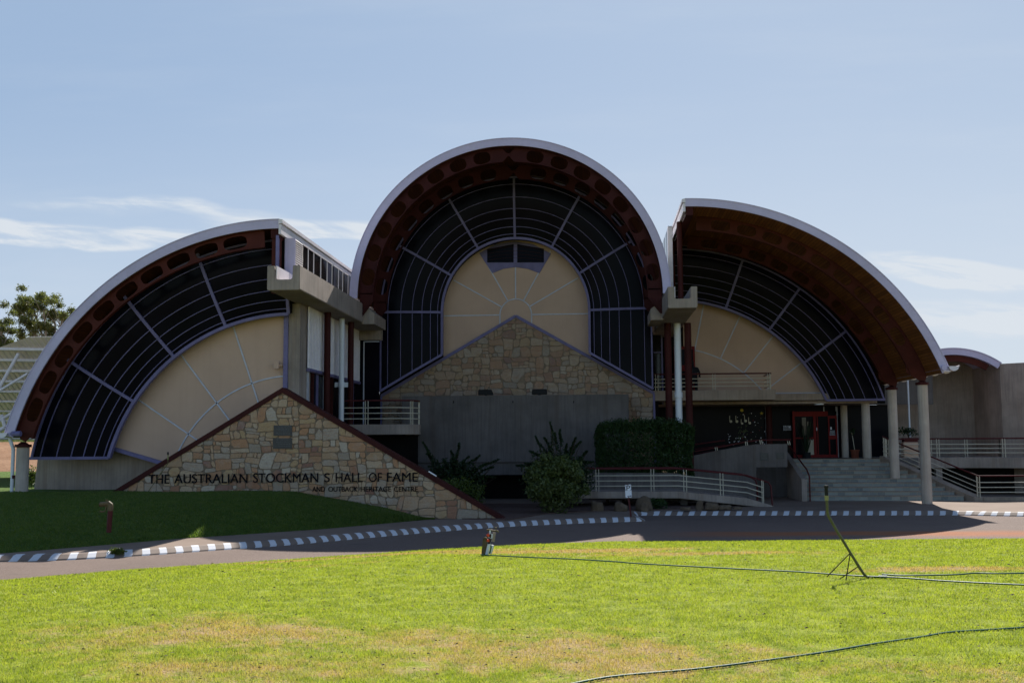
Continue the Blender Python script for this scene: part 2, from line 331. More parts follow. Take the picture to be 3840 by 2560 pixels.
MAT['ground'] = m_dirt('dry_ground', (.20, .15, .08), (.26, .19, .10), .2); MAT['rock'] = m_dirt('rock', (.11, .08, .055), (.19, .14, .10), 3); MAT['logwood'] = m_dirt('weathered_log', (.10, .075, .04), (.22, .17, .10), 5)

# ------------------------------------------------------------------ mesh builder
class B:
    def __init__(s): s.v = []; s.f = []; s.uv = None; s.mi = []
    def add(s, vs, fs, mi=0):
        o = len(s.v); s.v += [tuple(p) for p in vs]; s.f += [tuple(i + o for i in f) for f in fs]; s.mi += [mi] * len(fs); return s
    def box(s, x0, x1, y0, y1, z0, z1):
        if x0 > x1: x0, x1 = x1, x0
        if y0 > y1: y0, y1 = y1, y0
        return s.add([(x0, y0, z0), (x1, y0, z0), (x1, y1, z0), (x0, y1, z0), (x0, y0, z1), (x1, y0, z1), (x1, y1, z1), (x0, y1, z1)],
                     [(0, 3, 2, 1), (4, 5, 6, 7), (0, 1, 5, 4), (1, 2, 6, 5), (2, 3, 7, 6), (3, 0, 4, 7)])
    def obox(s, p, q, w, h, up=(0, 0, 1)):          # beam of section w x h from p to q
        p = Vector(p); q = Vector(q); d = (q - p).normalized(); up = Vector(up)
        if abs(d.dot(up)) > .98: up = Vector((0, 1, 0))
        sd = d.cross(up).normalized() * w / 2; u = sd.cross(d).normalized() * h / 2
        vs = [e + a * sd + b * u for e in (p, q) for a, b in ((-1, -1), (1, -1), (1, 1), (-1, 1))]
        return s.add(vs, [(3, 2, 1, 0), (4, 5, 6, 7), (0, 1, 5, 4), (1, 2, 6, 5), (2, 3, 7, 6), (3, 0, 4, 7)])
    def prism(s, poly, y0, y1):                       # poly in (x,z), extruded along y
        n = len(poly); ar = sum(poly[i][0] * poly[(i + 1) % n][1] - poly[(i + 1) % n][0] * poly[i][1] for i in range(n))
        if ar < 0: poly = poly[::-1]
        vs = [(x, y0, z) for x, z in poly] + [(x, y1, z) for x, z in poly]
        return s.add(vs, [tuple(range(n)), tuple(range(2 * n - 1, n - 1, -1))] + [(i, i + n, (i + 1) % n + n, (i + 1) % n) for i in range(n)])
    def slab(s, poly, z0, z1):                        # poly in (x,y), z0/z1 number or list
        n = len(poly); ar = sum(poly[i][0] * poly[(i + 1) % n][1] - poly[(i + 1) % n][0] * poly[i][1] for i in range(n))
        if ar < 0: poly = poly[::-1]
        vs = [(x, y, z0) for x, y in poly] + [(x, y, z1) for x, y in poly]
        return s.add(vs, [tuple(range(n - 1, -1, -1)), tuple(range(n, 2 * n))] + [(i, (i + 1) % n, (i + 1) % n + n, i + n) for i in range(n)])
    def tube(s, pts, r, n=10, cap=True):
        pts = [Vector(p) for p in pts]; rs = r if isinstance(r, (list, tuple)) else [r] * len(pts); vs = []; prev = None
        for i, p in enumerate(pts):
            d = (pts[min(i + 1, len(pts) - 1)] - pts[max(i - 1, 0)]).normalized()
            if prev is None:
                a = Vector((0, 0, 1)) if abs(d.z) < .9 else Vector((1, 0, 0)); prev = (a - d * a.dot(d)).normalized()
            else: prev = (prev - d * prev.dot(d)).normalized()
            b = d.cross(prev)
            vs += [p + (prev * cos(2 * pi * k / n) + b * sin(2 * pi * k / n)) * rs[i] for k in range(n)]
        fs = [(i * n + k, i * n + (k + 1) % n, (i + 1) * n + (k + 1) % n, (i + 1) * n + k) for i in range(len(pts) - 1) for k in range(n)]
        if cap: fs += [tuple(range(n - 1, -1, -1)), tuple(range((len(pts) - 1) * n, len(pts) * n))]
        return s.add(vs, fs)
    def arc(s, c, r0, r1, a0, a1, y0, y1, n=48, uv=False):   # band between radii, angles in degrees measured in x-z
        vs = []
        for i in range(n + 1):
            a = radians(a0 + (a1 - a0) * i / n)
            for r, y in ((r0, y0), (r1, y0), (r1, y1), (r0, y1)): vs.append((c[0] + r * cos(a), y, c[1] + r * sin(a)))
        fs = []
        for i in range(n):
            o = i * 4; q = o + 4
            for k in range(4): fs.append((o + k, o + (k + 1) % 4, q + (k + 1) % 4, q + k))
        fs += [(0, 3, 2, 1), (4 * n, 4 * n + 1, 4 * n + 2, 4 * n + 3)]
        if a1 > a0: fs = [f[::-1] for f in fs]
        return s.add(vs, fs)

BASE = {}
def _base(o):
    while o.parent: o = o.parent
    return BASE.get(o.name, Vector((0, 0, 0)))
def thing(name, label, cat, loc=(0, 0, 0), group=None, kind=None):
    o = bpy.data.objects.new(name, None); COL.objects.link(o); o.location = loc; o.empty_display_size = .3; BASE[o.name] = Vector(loc)
    o['label'] = label; o['category'] = cat
    if group: o['group'] = group
    return o
def put(name, b, m, parent=None, smooth=False, bevel=0, label=None, cat=None, kind=None, group=None, loc=None):
    off = _base(parent) if parent else Vector(loc or (0, 0, 0))
    me = bpy.data.meshes.new(name); me.from_pydata([(x - off.x, y - off.y, z - off.z) for x, y, z in b.v], [], b.f)
    for mm in (m if isinstance(m, (list, tuple)) else [m]): me.materials.append(MAT[mm])
    if any(b.mi): me.polygons.foreach_set('material_index', b.mi)
    if b.uv:
        ul = me.uv_layers.new(name='UVMap'); li = np.zeros(len(me.loops), dtype=np.int32); me.loops.foreach_get('vertex_index', li)
        ul.data.foreach_set('uv', np.array(b.uv, dtype=np.float32)[li].ravel())
    if bevel:
        bm = bmesh.new(); bm.from_mesh(me); bmesh.ops.recalc_face_normals(bm, faces=bm.faces)
        es = [e for e in bm.edges if len(e.link_faces) == 2 and e.calc_face_angle(0) > .6]
        bmesh.ops.bevel(bm, geom=es, offset=bevel, segments=2, affect='EDGES', clamp_overlap=True); bm.to_mesh(me); bm.free()
    elif not b.uv:
        bm = bmesh.new(); bm.from_mesh(me); bmesh.ops.recalc_face_normals(bm, faces=bm.faces); bm.to_mesh(me); bm.free()
    if smooth:
        me.polygons.foreach_set('use_smooth', [True] * len(me.polygons)); me.update()
        try: me.set_sharp_from_angle(angle=radians(38))
        except Exception: pass
    me.update(); o = bpy.data.objects.new(name, me); COL.objects.link(o)
    if parent: o.parent = parent
    elif loc: o.location = loc
    for k, v in (('label', label), ('category', cat), ('kind', kind), ('group', group)):
        if v: o[k] = v
    return o
def xz(ps, Y): return [(q.x, q.z) for q in (at(p, Y) for p in ps)]

def clip_poly(poly, hp):                              # hp: (a,b,c) keep a*x+b*z<=c
    a, b_, c_ = hp; out = []
    for i in range(len(poly)):
        p, q = poly[i], poly[(i + 1) % len(poly)]; dp = a * p[0] + b_ * p[1] - c_; dq = a * q[0] + b_ * q[1] - c_
        if dp <= 0: out.append(p)
        if (dp < 0 < dq) or (dq < 0 < dp): t = dp / (dp - dq); out.append((p[0] + (q[0] - p[0]) * t, p[1] + (q[1] - p[1]) * t))
    return out
def stonework(name, x0, x1, z0, z1, planes, Y, m_, parent, seed, amin=.05, amax=.17, holes=(), joint=.009):
    rd = random.Random(seed); cells = []
    def split(a, b_, c_, d_, dep=0):
        w_, h_ = b_ - a, d_ - c_; A = w_ * h_
        if A < rd.uniform(amin, amax) * rd.choice((.35, 1, 1, 1.3)) or (A < amax * 1.6 and rd.random() < .12):
            cells.append((a, b_, c_, d_)); return
        if w_ > h_ * rd.uniform(.85, 1.9): m__ = a + w_ * rd.uniform(.3, .7); split(a, m__, c_, d_, dep + 1); split(m__, b_, c_, d_, dep + 1)
        else: m__ = c_ + h_ * rd.uniform(.32, .68); split(a, b_, c_, m__, dep + 1); split(a, b_, m__, d_, dep + 1)
    nx_ = int((x1 - x0) / 2) or 1
    for i in range(nx_):
        for j in range(max(1, int((z1 - z0) / 1.6))):
            k_ = max(1, int((z1 - z0) / 1.6)); split(x0 + (x1 - x0) * i / nx_, x0 + (x1 - x0) * (i + 1) / nx_, z0 + (z1 - z0) * j / k_, z0 + (z1 - z0) * (j + 1) / k_)
    def warp(x, z):
        n1 = mnoise.noise_vector(Vector((x * 1.7 + seed, 0, z * 1.7))); n2 = mnoise.noise_vector(Vector((x * 5 + seed, 3, z * 5))); return (x + n1.x * .12 + n2.x * .014, z + n1.z * .10 + n2.z * .014)
    b_ = B(); tints = []
    for (a, bb, c_, d_) in cells:
        w_, h_ = bb - a, d_ - c_; cut = [rd.uniform(.05, .45) * min(w_, h_) if rd.random() < .6 else .015 for _ in range(4)]; j = joint
        base = [(a + j + cut[0], c_ + j), (bb - j - cut[1], c_ + j), (bb - j, c_ + j + cut[1] * rd.uniform(.5, 1.4)), (bb - j, d_ - j - cut[2]), (bb - j - cut[2], d_ - j), (a + j + cut[3], d_ - j), (a + j, d_ - j - cut[3] * rd.uniform(.5, 1.4)), (a + j, c_ + j + cut[0])]
        cx_, cz__ = (a + bb) / 2, (c_ + d_) / 2; tilt = rd.uniform(-.2, .2); pts = []
        for i in range(8):
            p, q = base[i], base[(i + 1) % 8]
            for t in ((0, .5) if hypot(q[0] - p[0], q[1] - p[1]) > .12 else (0,)):
                x, z = p[0] + (q[0] - p[0]) * t, p[1] + (q[1] - p[1]) * t; x, z = cx_ + (x - cx_) - (z - cz__) * tilt, cz__ + (z - cz__); pts.append(warp(x, z))
        if any(ha < warp(cx_, cz__)[0] < hb and hc < warp(cx_, cz__)[1] < hd for ha, hb, hc, hd in holes): pass
        for hp in planes:
            pts = clip_poly(pts, hp)
            if len(pts) < 3: break
        if len(pts) < 3: continue
        n_ = len(pts); dpt = rd.uniform(.010, .028); mx_, mz_ = sum(p[0] for p in pts) / n_, sum(p[1] for p in pts) / n_; ins = .955
        o_ = len(b_.v); b_.v += [(x, Y, z) for x, z in pts] + [(mx_ + (x - mx_) * ins, Y - dpt, mz_ + (z - mz_) * ins) for x, z in pts]
        b_.f += [tuple(o_ + n_ + i for i in range(n_))] + [(o_ + i, o_ + (i + 1) % n_, o_ + n_ + (i + 1) % n_, o_ + n_ + i) for i in range(n_)]; t_ = rd.random(); tints += [t_] * (n_ + 1); b_.mi += [0] * (n_ + 1)
    o = put(name, b_, m_, parent); at_ = o.data.attributes.new('tint', 'FLOAT', 'FACE'); at_.data.foreach_set('value', np.array(tints, dtype=np.float32)); return o

# ------------------------------------------------------------------ ground, road, kerb, path, lawn, mound
def interp(x, pts):
    if x <= pts[0][0]: return pts[0][1]
    for (a, b), (c, d) in zip(pts, pts[1:]):
        if x <= c: return b + (d - b) * (x - a) / (c - a)
    return pts[-1][1]
def smooth_poly(pts, n=6):
    out = []
    for i in range(len(pts) - 1):
        p0 = pts[max(i - 1, 0)]; p1 = pts[i]; p2 = pts[i + 1]; p3 = pts[min(i + 2, len(pts) - 1)]
        for k in range(n):
            t = k / n
            out.append(tuple(.5 * (2 * b + (c - a) * t + (2 * a - 5 * b + 4 * c - d) * t * t + (3 * b - a - 3 * c + d) * t ** 3) for a, b, c, d in zip(p0, p1, p2, p3)))
    return out + [tuple(pts[-1])]
b = B(); b.add([(-900, -200, -.16), (900, -200, -.16), (900, 1500, -.16), (-900, 1500, -.16)], [(0, 1, 2, 3)]); put('ground', b, 'ground', kind='structure')
b = B(); b.add([(-60, -10, -.12), (60, -10, -.12), (60, 60, -.12), (-60, 60, -.12)], [(0, 1, 2, 3)]); put('road', b, 'road', kind='structure')

KL = [tuple(gr(p, -.12))[:2] for p in [(0, 2106), (255, 2099), (561, 2081), (765, 2066), (1020, 2048), (1173, 2035), (1425, 2012), (1700, 1988.6), (1891, 1975), (2083, 1965.6), (2274, 1958), (2419.5, 1954)]]
KL = [(-34, 8.5), (-19, 18.9), (-15.5, 20.6)] + KL; KL = smooth_poly(KL, 5)
kR = [tuple(gr(p, -.12))[:2] for p in [(2400, 1929), (2900, 1932), (3300, 1932), (3619, 1932.5), (3840, 1936)]]
yk = sum(p[1] for p in kR[:4]) / 4; kR = [(kR[0][0] - .05, yk), (kR[1][0], yk), (kR[2][0], yk), (kR[3][0], yk - .05), (kR[4][0], kR[4][1] + .1), (22, 34.3), (40, 29)]
KPATH = KL + [(KL[-1][0] + .02, KL[-1][1] + .5), (kR[0][0] - .1, kR[0][1] - .4)] + smooth_poly(kR, 4)
def offset_path(path, d):
    out = []
    for i, p in enumerate(path):
        a = Vector(path[max(i - 1, 0)]); c = Vector(path[min(i + 1, len(path) - 1)]); t = (c - a).normalized(); out.append((p[0] - t.y * d, p[1] + t.x * d))
    return out
b = B(); prof = [(0, -.12), (.025, -.09), (.17, -.012), (.30, .006)]; b.uv = []; acc = 0
rows = []
for i, p in enumerate(KPATH):
    if i: acc += hypot(p[0] - KPATH[i - 1][0], p[1] - KPATH[i - 1][1])
    a = Vector(KPATH[max(i - 1, 0)]); c = Vector(KPATH[min(i + 1, len(KPATH) - 1)]); t = (c - a).normalized()
    for k, (d, z) in enumerate(prof): b.v.append((p[0] - t.y * d, p[1] + t.x * d, z)); b.uv.append((acc, d + (0 if k else -.08)))
for i in range(len(KPATH) - 1):
    for k in range(3): b.f.append((i * 4 + k, (i + 1) * 4 + k, (i + 1) * 4 + k + 1, i * 4 + k + 1)); b.mi.append(0)
put('kerb', b, 'kerb', kind='structure')
inner = offset_path(KPATH, .28)
b = B(); n = len(inner)
b.v = [(x, y, .0) for x, y in inner] + [(x, max(y + 3, 41.0), .03) for x, y in inner] + [(x, 75, .08) for x, y in inner]
for i in range(n - 1):
    for k in range(2): b.f.append((i + k * n, i + 1 + k * n, i + 1 + (k + 1) * n, i + (k + 1) * n)); b.mi.append(0)
put('path', b, 'apron', kind='structure')

LEDGE = [tuple(gr((x * 1.63265, y * 1.63265), -.11))[:2] for x, y in [(0, 1335), (300, 1310), (600, 1290), (1000, 1263), (1200, 1252), (1400, 1245), (1700, 1243), (2352, 1238)]]
LEDGE = [(-40, 6), (-16, 15.4)] + LEDGE + [(16, 27.2), (40, 24)]
def lawn_z(x, y):
    d = max(0, interp(x, LEDGE) - y); return -.11 + .02 * min(1, d / .3) + .60 * (1 - math.exp(-d / 10.5)) + .02 * sin(x * .9 + y * .5) * min(1, d / 4)
def bottom_y(x): return interp(x, [(-25, 16.6), (-16, 20.9), (-12.6, 22.55), (-11.4, 24.2), (-10.2, 26.0), (-7.34, 29.0), (-4.95, 32.7)])
def mound_top(x): return interp(x, [(-30, .84), (-9.1, .84), (-7.65, .56), (-6.2, .30), (-5.1, .03)])
def mound_z(x, y):
    yb = bottom_y(x); t = (y - yb) / max(.3, 31.6 - yb)
    if t <= 0: return -.02
    t = min(1, t); return -.0 + (mound_top(x)) * (sin(t * pi / 2) ** .9) + .012 * sin(x * 1.7 + y)
b = B(); nx, ny = 150, 110
for i in range(nx + 1):
    x = -30 + 60 * i / nx; ye = interp(x, LEDGE) + .12 * mnoise.noise(Vector((x * 1.3, 0, 0)))
    for j in range(ny + 1): y = ye + (-4 - ye) * (j / ny); b.v.append((x, y, lawn_z(x, y)))
for i in range(nx):
    for j in range(ny): o = i * (ny + 1) + j; b.f.append((o, o + 1, o + ny + 2, o + ny + 1)); b.mi.append(0)
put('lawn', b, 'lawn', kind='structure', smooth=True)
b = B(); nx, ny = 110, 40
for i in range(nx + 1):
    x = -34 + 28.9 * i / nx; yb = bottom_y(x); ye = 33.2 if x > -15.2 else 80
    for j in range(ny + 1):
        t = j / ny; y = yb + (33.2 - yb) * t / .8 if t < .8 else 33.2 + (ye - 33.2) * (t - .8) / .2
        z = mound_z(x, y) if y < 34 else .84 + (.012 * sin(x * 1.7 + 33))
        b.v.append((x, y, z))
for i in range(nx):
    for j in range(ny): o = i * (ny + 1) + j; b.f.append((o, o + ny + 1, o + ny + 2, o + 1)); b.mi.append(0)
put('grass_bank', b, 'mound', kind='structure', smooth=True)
b = B(); n = 40
for i in range(n + 1):
    x = -60 + 48 * i / n
    for (y, z) in ((60, .80), (64, 1.6), (70, 2.6), (82, 3.1), (140, 3.3)): b.v.append((x, y + 2 * mnoise.noise(Vector((x * .2, y, 0))), z + (.25 * mnoise.noise(Vector((x * .35, y * .2, 1))) if z > 1 else 0)))
for i in range(n):
    for k in range(4): b.f.append((i * 5 + k, (i + 1) * 5 + k, (i + 1) * 5 + k + 1, i * 5 + k + 1)); b.mi.append(0)
put('dirt_bank', b, 'dirt', kind='structure', smooth=True)
# planting bed of brown gravel in front of the middle hall
bed = [tuple(gr(p, .02))[:2] for p in [(1905, 1948), (2050, 1925), (2250, 1915), (2500, 1909), (2760, 1903)]]
b = B(); b.slab([(-5.2, 33.3)] + bed + [(5.6, 41), (-9, 41), (-9, 34)], -.05, .035); put('planting_bed', b, 'mulch', kind='structure')

# ------------------------------------------------------------------ the museum
CL = (-9.69, .344); CC = (-3.05, 7.77); CR = (3.45, 1.39)
CHX = {'L': (-9.65, -8.65), 'R': (2.66, 3.67)}; CHZ0, CHZ1 = 6.88, 7.62
mus = thing('museum_building', 'large museum with three curved white-edged vault roofs, sandstone gables and dark fan-shaped glazing', 'building', (-3, 44, 0))

def castellated(c, r0, r1, holes, hr, Y, th, w, a0, a1, side):
    """curved steel rib with a row of rounded holes; angles in degrees; returns builder. holes = centre angles"""
    s = B(); N = 24; rm = (r0 + r1) / 2; holes = sorted(holes); step = (holes[-1] - holes[0]) / (len(holes) - 1)
    def P(r, a, y): a = radians(a); return (c[0] + side * r * cos(a), y, c[1] + r * sin(a))
    for h in holes:
        hw = step / 2; pin = []; pout = []
        la = math.degrees(hr[0] / rm)          # half length in degrees
        for k in range(N):
            t = 2 * pi * k / N; ct, st = cos(t), sin(t)
            e = 2 / hr[2]; px = (abs(ct) ** e) * (1 if ct >= 0 else -1); py = (abs(st) ** e) * (1 if st >= 0 else -1)
            pin.append((rm + py * hr[1], h + px * la))
            q = max(abs(ct), abs(st)); pout.append((rm + st / q * (r1 - r0) / 2, h + ct / q * hw))
        vs = [P(r, a, y) for y in (Y - th / 2, Y + th / 2) for (r, a) in pin + pout]; M2 = 2 * N
        fs = []
        for k in range(N):
            j = (k + 1) % N
            fs += [(k, j, N + j, N + k), (M2 + j, M2 + k, M2 + N + k, M2 + N + j), (j, k, M2 + k, M2 + j)]
        s.add(vs, fs)
    lo = holes[0] - step / 2; hi = holes[-1] + step / 2
    def band(ra, rb, aa, ab, ya, yb, n=30):
        vs = []
        for i in range(n + 1):
            a = aa + (ab - aa) * i / n
            for r, y in ((ra, ya), (rb, ya), (rb, yb), (ra, yb)): vs.append(P(r, a, y))
        fs = [(i * 4 + k, i * 4 + (k + 1) % 4, i * 4 + 4 + (k + 1) % 4, i * 4 + 4 + k) for i in range(n) for k in range(4)] + [(0, 3, 2, 1), (4 * n, 4 * n + 1, 4 * n + 2, 4 * n + 3)]
        s.add(vs, fs)
    if a0 < lo: band(r0, r1, a0, lo, Y - th / 2, Y + th / 2, 4)
    if a1 > hi: band(r0, r1, hi, a1, Y - th / 2, Y + th / 2, 4)
    band(r1 - .001, r1 + .022, a0, a1, Y - w / 2, Y + w / 2); band(r0 - .022, r0 + .001, a0, a1, Y - w / 2, Y + w / 2)
    return s

def roof_shell(c, R, t, a0, a1, y0, y1, name_uv=True, n=72):
    """inner timber soffit (with uv), outer sheet"""
    so_ = B(); so_.uv = []
    for i in range(n + 1):
        a = radians(a0 + (a1 - a0) * i / n); r = R - t
        for y in (y0, y1): so_.v.append((c[0] + r * cos(a), y, c[1] + r * sin(a))); so_.uv.append((r * a, y))
    for i in range(n): so_.f.append((2 * i, 2 * i + 1, 2 * i + 3, 2 * i + 2)); so_.mi.append(0)
    sh = B(); sh.arc(c, R - t + .012, R - .004, a0, a1, y0 + .06, y1, n)
    return so_, sh

# --- left vault roof
eL = 180 - 14.8; eR = 20.3
def add_roof(c, R, a0, a1, y0, y1, t, label, wood='timber_red'):
    so_, sh = roof_shell(c, R, t, a0, a1, y0 + .05, y1)
    rf = put('roof_vault', sh, 'white', mus, smooth=True, label=label)
    put('soffit', so_, wood, rf, smooth=True)
    f = B(); f.arc(c, R - t - .01, R, a0, a1, y0, y0 + .058, 96); f.arc(c, R - .015, R + .012, a0, a1, y0 - .02, y0 + .10, 96)
    put('fascia', f, 'fascia', rf, smooth=True)
    return rf
RL = 8.96; RC = 6.02; RR = 9.62
roofL = add_roof(CL, RL, 90, eL, 32.66, 60, .28, 'left half-vault roof falling to the left')
roofC = add_roof(CC, RC, 0, 180, 39.9, 64, .28, 'middle round vault roof')
roofR = add_roof(CR, RR, eR, 90, 38.6, 64, .27, 'right half-vault roof falling to the right', 'timber')

def mirror_angle(l): return l
ribL = castellated(CL, 8.14, 8.655, [80.0 - 6.5 * k for k in range(10)], (.38, .195, 3.2), 32.89, .03, .16, 15.5, 86.5, -1)
# foot of the rib, pin and cap
foot = [P for P in xz([z2(165, 740), z2(345, 690), z2(310, 800), z2(235, 872), z2(190, 850)], 32.89)]; ribL.prism(foot, 32.872, 32.908)
put('rib', ribL, 'red', roofL, smooth=True)
for side, name in ((-1, 'l'), (1, 'r')):
    for Y, r0, r1 in ((40.25, 5.20, 5.705), (42.8, 5.17, 5.705)):
        rb = castellated(CC, r0, r1, [79.3 - 10.05 * k for k in range(8)], (.325, .235, 2.6), Y, .03, .17, 2.0, 87.6, side)
        x0 = CC[0] + side * r1; x1 = CC[0] + side * r0
        rb.prism([(x0, 8.0), (x0, 7.06), (x0 + (x1 - x0) * .15, 7.07), (x1, 7.65), (x1, 8.0)], Y - .015, Y + .015)
        a = radians(87.6); xa, za = CC[0] + side * r1 * cos(a), CC[1] + r1 * sin(a); xb, zb = CC[0] + side * r0 * cos(a), CC[1] + r0 * sin(a)
        rb.prism([(xa, za), (xb, zb), (CC[0] + side * .03, (za + zb) / 2 - .05), (CC[0] + side * .03, (za + zb) / 2 + .05)], Y - .015, Y + .015)
        rb.obox((x0, Y, 7.09), (x1, Y, 7.68), .03, .12, (0, 1, 0))
        put('rib', rb, 'dred', roofC, smooth=True)
for Y in (40.25, 42.8):
    p = B(); p.tube([(CC[0], Y - .06, CC[1] + 5.45), (CC[0], Y + .06, CC[1] + 5.45)], .065, 16); put('pin', p, 'dred', roofC, smooth=True)
for Y in (40.4, 44.2):
    rb = castellated(CR, 8.84, 9.33, [80.8 - 6.2 * k for k in range(9)], (.36, .185, 3.2), Y, .03, .17, 22.0, 86.5, 1)
    k = Y / 40.4; cx = CR[0] + 9.1 * cos(radians(22)); czz = CR[1] + 9.1 * sin(radians(22))
    rb.prism([(cx + .30, czz + .12), (cx - .42, czz + .20), (cx - .40, czz - .02), (12.02, 4.42), (12.14, 4.42), (cx + .36, czz - .05)], Y - .016, Y + .016)
    put('rib', rb, 'red', roofR, smooth=True)
# closely spaced curved purlins read as the red-brown underside of the inner halls; ridge beams, posts
def ridge(c, R, side, y0, ch, lab):
    """side=+1: the vertical clerestory drop is on the right (left vault); -1 mirrored"""
    x = c[0] + side * .02; z = c[1] + R; f = B()
    f.box(x - .02 * side, x + .06 * side, y0 - .01, 58, z - .47, z - .17); put('ridge_fascia', f, 'white', roofL if side > 0 else roofR)
    f = B(); f.prism([(x - .03 * side, z + .01), (x + .10 * side, z - .02), (x + .10 * side, z - .13), (x - .03 * side, z - .16)], y0 - .02, 58); put('ridge_capping', f, 'white', roofL if side > 0 else roofR)
    f = B(); f.box(x - .30 * side, x - .03 * side, y0 + .10, 58, z - .58, z - .28); put('ridge_beam', f, 'dred', roofL if side > 0 else roofR)
ridge(CL, RL, 1, 32.66, 'L', ''); ridge(CR, RR, -1, 38.6, 'R', '')
zr = CL[1] + RL
f = B(); f.box(-9.95, -9.71, 32.83, 33.08, 7.0, zr - .55); f.tube([(-9.86, 32.80, zr - .75), (-9.86, 32.97, zr - .75)], .09, 14)
put('ridge_post', f, 'red', mus)
for Y in (40.3, 44.1):
    f = B(); f.tube([(3.36, Y, 7.0), (3.36, Y, CR[1] + RR - .5)], .1, 14); put('ridge_post', f, 'dred', mus, smooth=True)
# channel gutters of concrete between the vaults
for k, (y0, y1) in (('L', (31.4, 64)), ('R', (37.2, 64))):
    x0, x1 = CHX[k]; w = .235; f = B()
    f.prism([(x0, CHZ0 + .02), (x0 + .04, CHZ0), (x1 - .04, CHZ0), (x1, CHZ0 + .02), (x1, CHZ1), (x1 - w + .02, CHZ1), (x1 - w, CHZ0 + .36), (x1 - w - .04, CHZ0 + .32), (x0 + w + .04, CHZ0 + .32), (x0 + w, CHZ0 + .36), (x0 + w - .02, CHZ1), (x0, CHZ1)], y0, y1)
    ch = put('channel_beam', f, 'concrete', mus, bevel=.012)
    f = B(); f.prism([(x0 + w + .01, CHZ0 + .335), (x1 - w - .01, CHZ0 + .335), (x1 - w - .01, CHZ0 + .36), (x0 + w + .01, CHZ0 + .36)], y0 + .4, y1 - .1)
    f.add([(x0 + w + .01, y0 + .55, CHZ0 + .38), (x1 - w - .01, y0 + .55, CHZ0 + .38), (x1 - w - .01, y0 + 5, CHZ0 + .62), (x0 + w + .01, y0 + 5, CHZ0 + .62), (x0 + w + .01, y0 + .55, CHZ0 + .36), (x1 - w - .01, y0 + .55, CHZ0 + .36), (x1 - w - .01, y0 + 5, CHZ0 + .6), (x0 + w + .01, y0 + 5, CHZ0 + .6)], [(0, 1, 2, 3), (7, 6, 5, 4), (0, 4, 5, 1)])
    f.box(x0 + w + .005, x0 + w + .03, y0 + .1, y1 - .2, CHZ0 + .36, CHZ1 + .01)
    put('flashing', f, 'white', ch)
    # haunches that carry the middle vault
    s = 1 if k == 'L' else -1; xa = x1 if k == 'L' else x0
    f = B(); f.prism([(xa - s * .05, 7.55), (xa + s * .02, 7.55), (xa + s * .42, 7.25), (xa + s * .42, 6.84), (xa - s * .05, 6.84)], 40.4, 42.7)
    put('haunch', f, 'concrete', ch)

# clerestory windows above the left channel
XW = -9.33; zt = zr - .50; f = B()
def clw(xa, xb): return atX(z3(xa, 700), XW).y, atX(z3(xb, 700), XW).y
ya, yb = clw(735, 836)
lou = B()
for i in range(17): z = CHZ1 + .02 + i * (zt - CHZ1) / 17; lou.obox((XW, ya, z), (XW, yb, z), .045, .02, (.7, 0, .7))
put('louvre', lou, 'white', mus)
edges = [(840, 905), (912, 980), (998, 1075), (1095, 1160), (1167, 1225), (1252, 1312), (1320, 1370), (1397, 1440)]
for a, c_ in edges:
    y0, y1 = clw(a, c_); f = B(); f.box(XW - .012, XW, y0, y1, CHZ1 - .1, zt); w = put('window', f, 'pane', mus)
    f = B(); f.box(XW - .03, XW + .015, y1, y1 + .05, CHZ1 - .1, zt); f.box(XW - .03, XW + .02, y0 - .03, y1 + .05, zt - .05, zt); put('frame', f, 'white', w)
y1 = clw(1440, 1440)[1]
f = B()
for i in range(10): y0 = y1 + .1 + i * 1.4; f.box(XW - .012, XW, y0, y0 + 1.2, CHZ1 - .1, zt)
put('window', f, 'pane', mus)
ye = atX(z3(736, 600), XW).y; gx3 = lambda x, Y: at(z3(x, 650), Y).x
f = B(); f.box(gx3(607, ye), XW, ye - .06, ye, CHZ1 - .3, zt); put('panel', f, 'fascia', mus)
f = B(); f.box(XW - .05, XW + .01, ye - .07, ye + .03, CHZ1 - .3, zt); f.box(gx3(607, ye), gx3(607, ye) + .05, ye - .08, ye - .06, CHZ1 - .3, zt); put('mullion', f, 'fascia', mus)
f = B(); f.box(gx3(482, ye - .5), gx3(520, ye - .5), ye - .55, ye - .45, CHZ1 - .5, zt); put('mullion', f, 'lav', mus)
f = B(); f.box(XW - .5, XW - .05, ye + .01, 56, CHZ1 - .3, zt); f.box(gx3(500, ye), gx3(607, ye), ye + .02, ye + .06, CHZ1 - .3, zt); put('interior', f, 'void', mus)
# clerestory of the right vault, glimpsed beside the middle roof
f = B(); f.box(2.95, 3.12, 40.6, 40.75, CHZ1 - .2, 10.4); put('mullion', f, 'white', mus); f = B()
for i in range(10): f.box(3.0, 3.012, 40.9 + i * 1.2, 41.9 + i * 1.2, CHZ1 - .1, 10.5)
put('window', f, 'pane', mus)
f = B(); f.box(3.06, 3.2, 41.5, 64, CHZ1 - .1, 10.6); put('interior', f, 'void', mus)

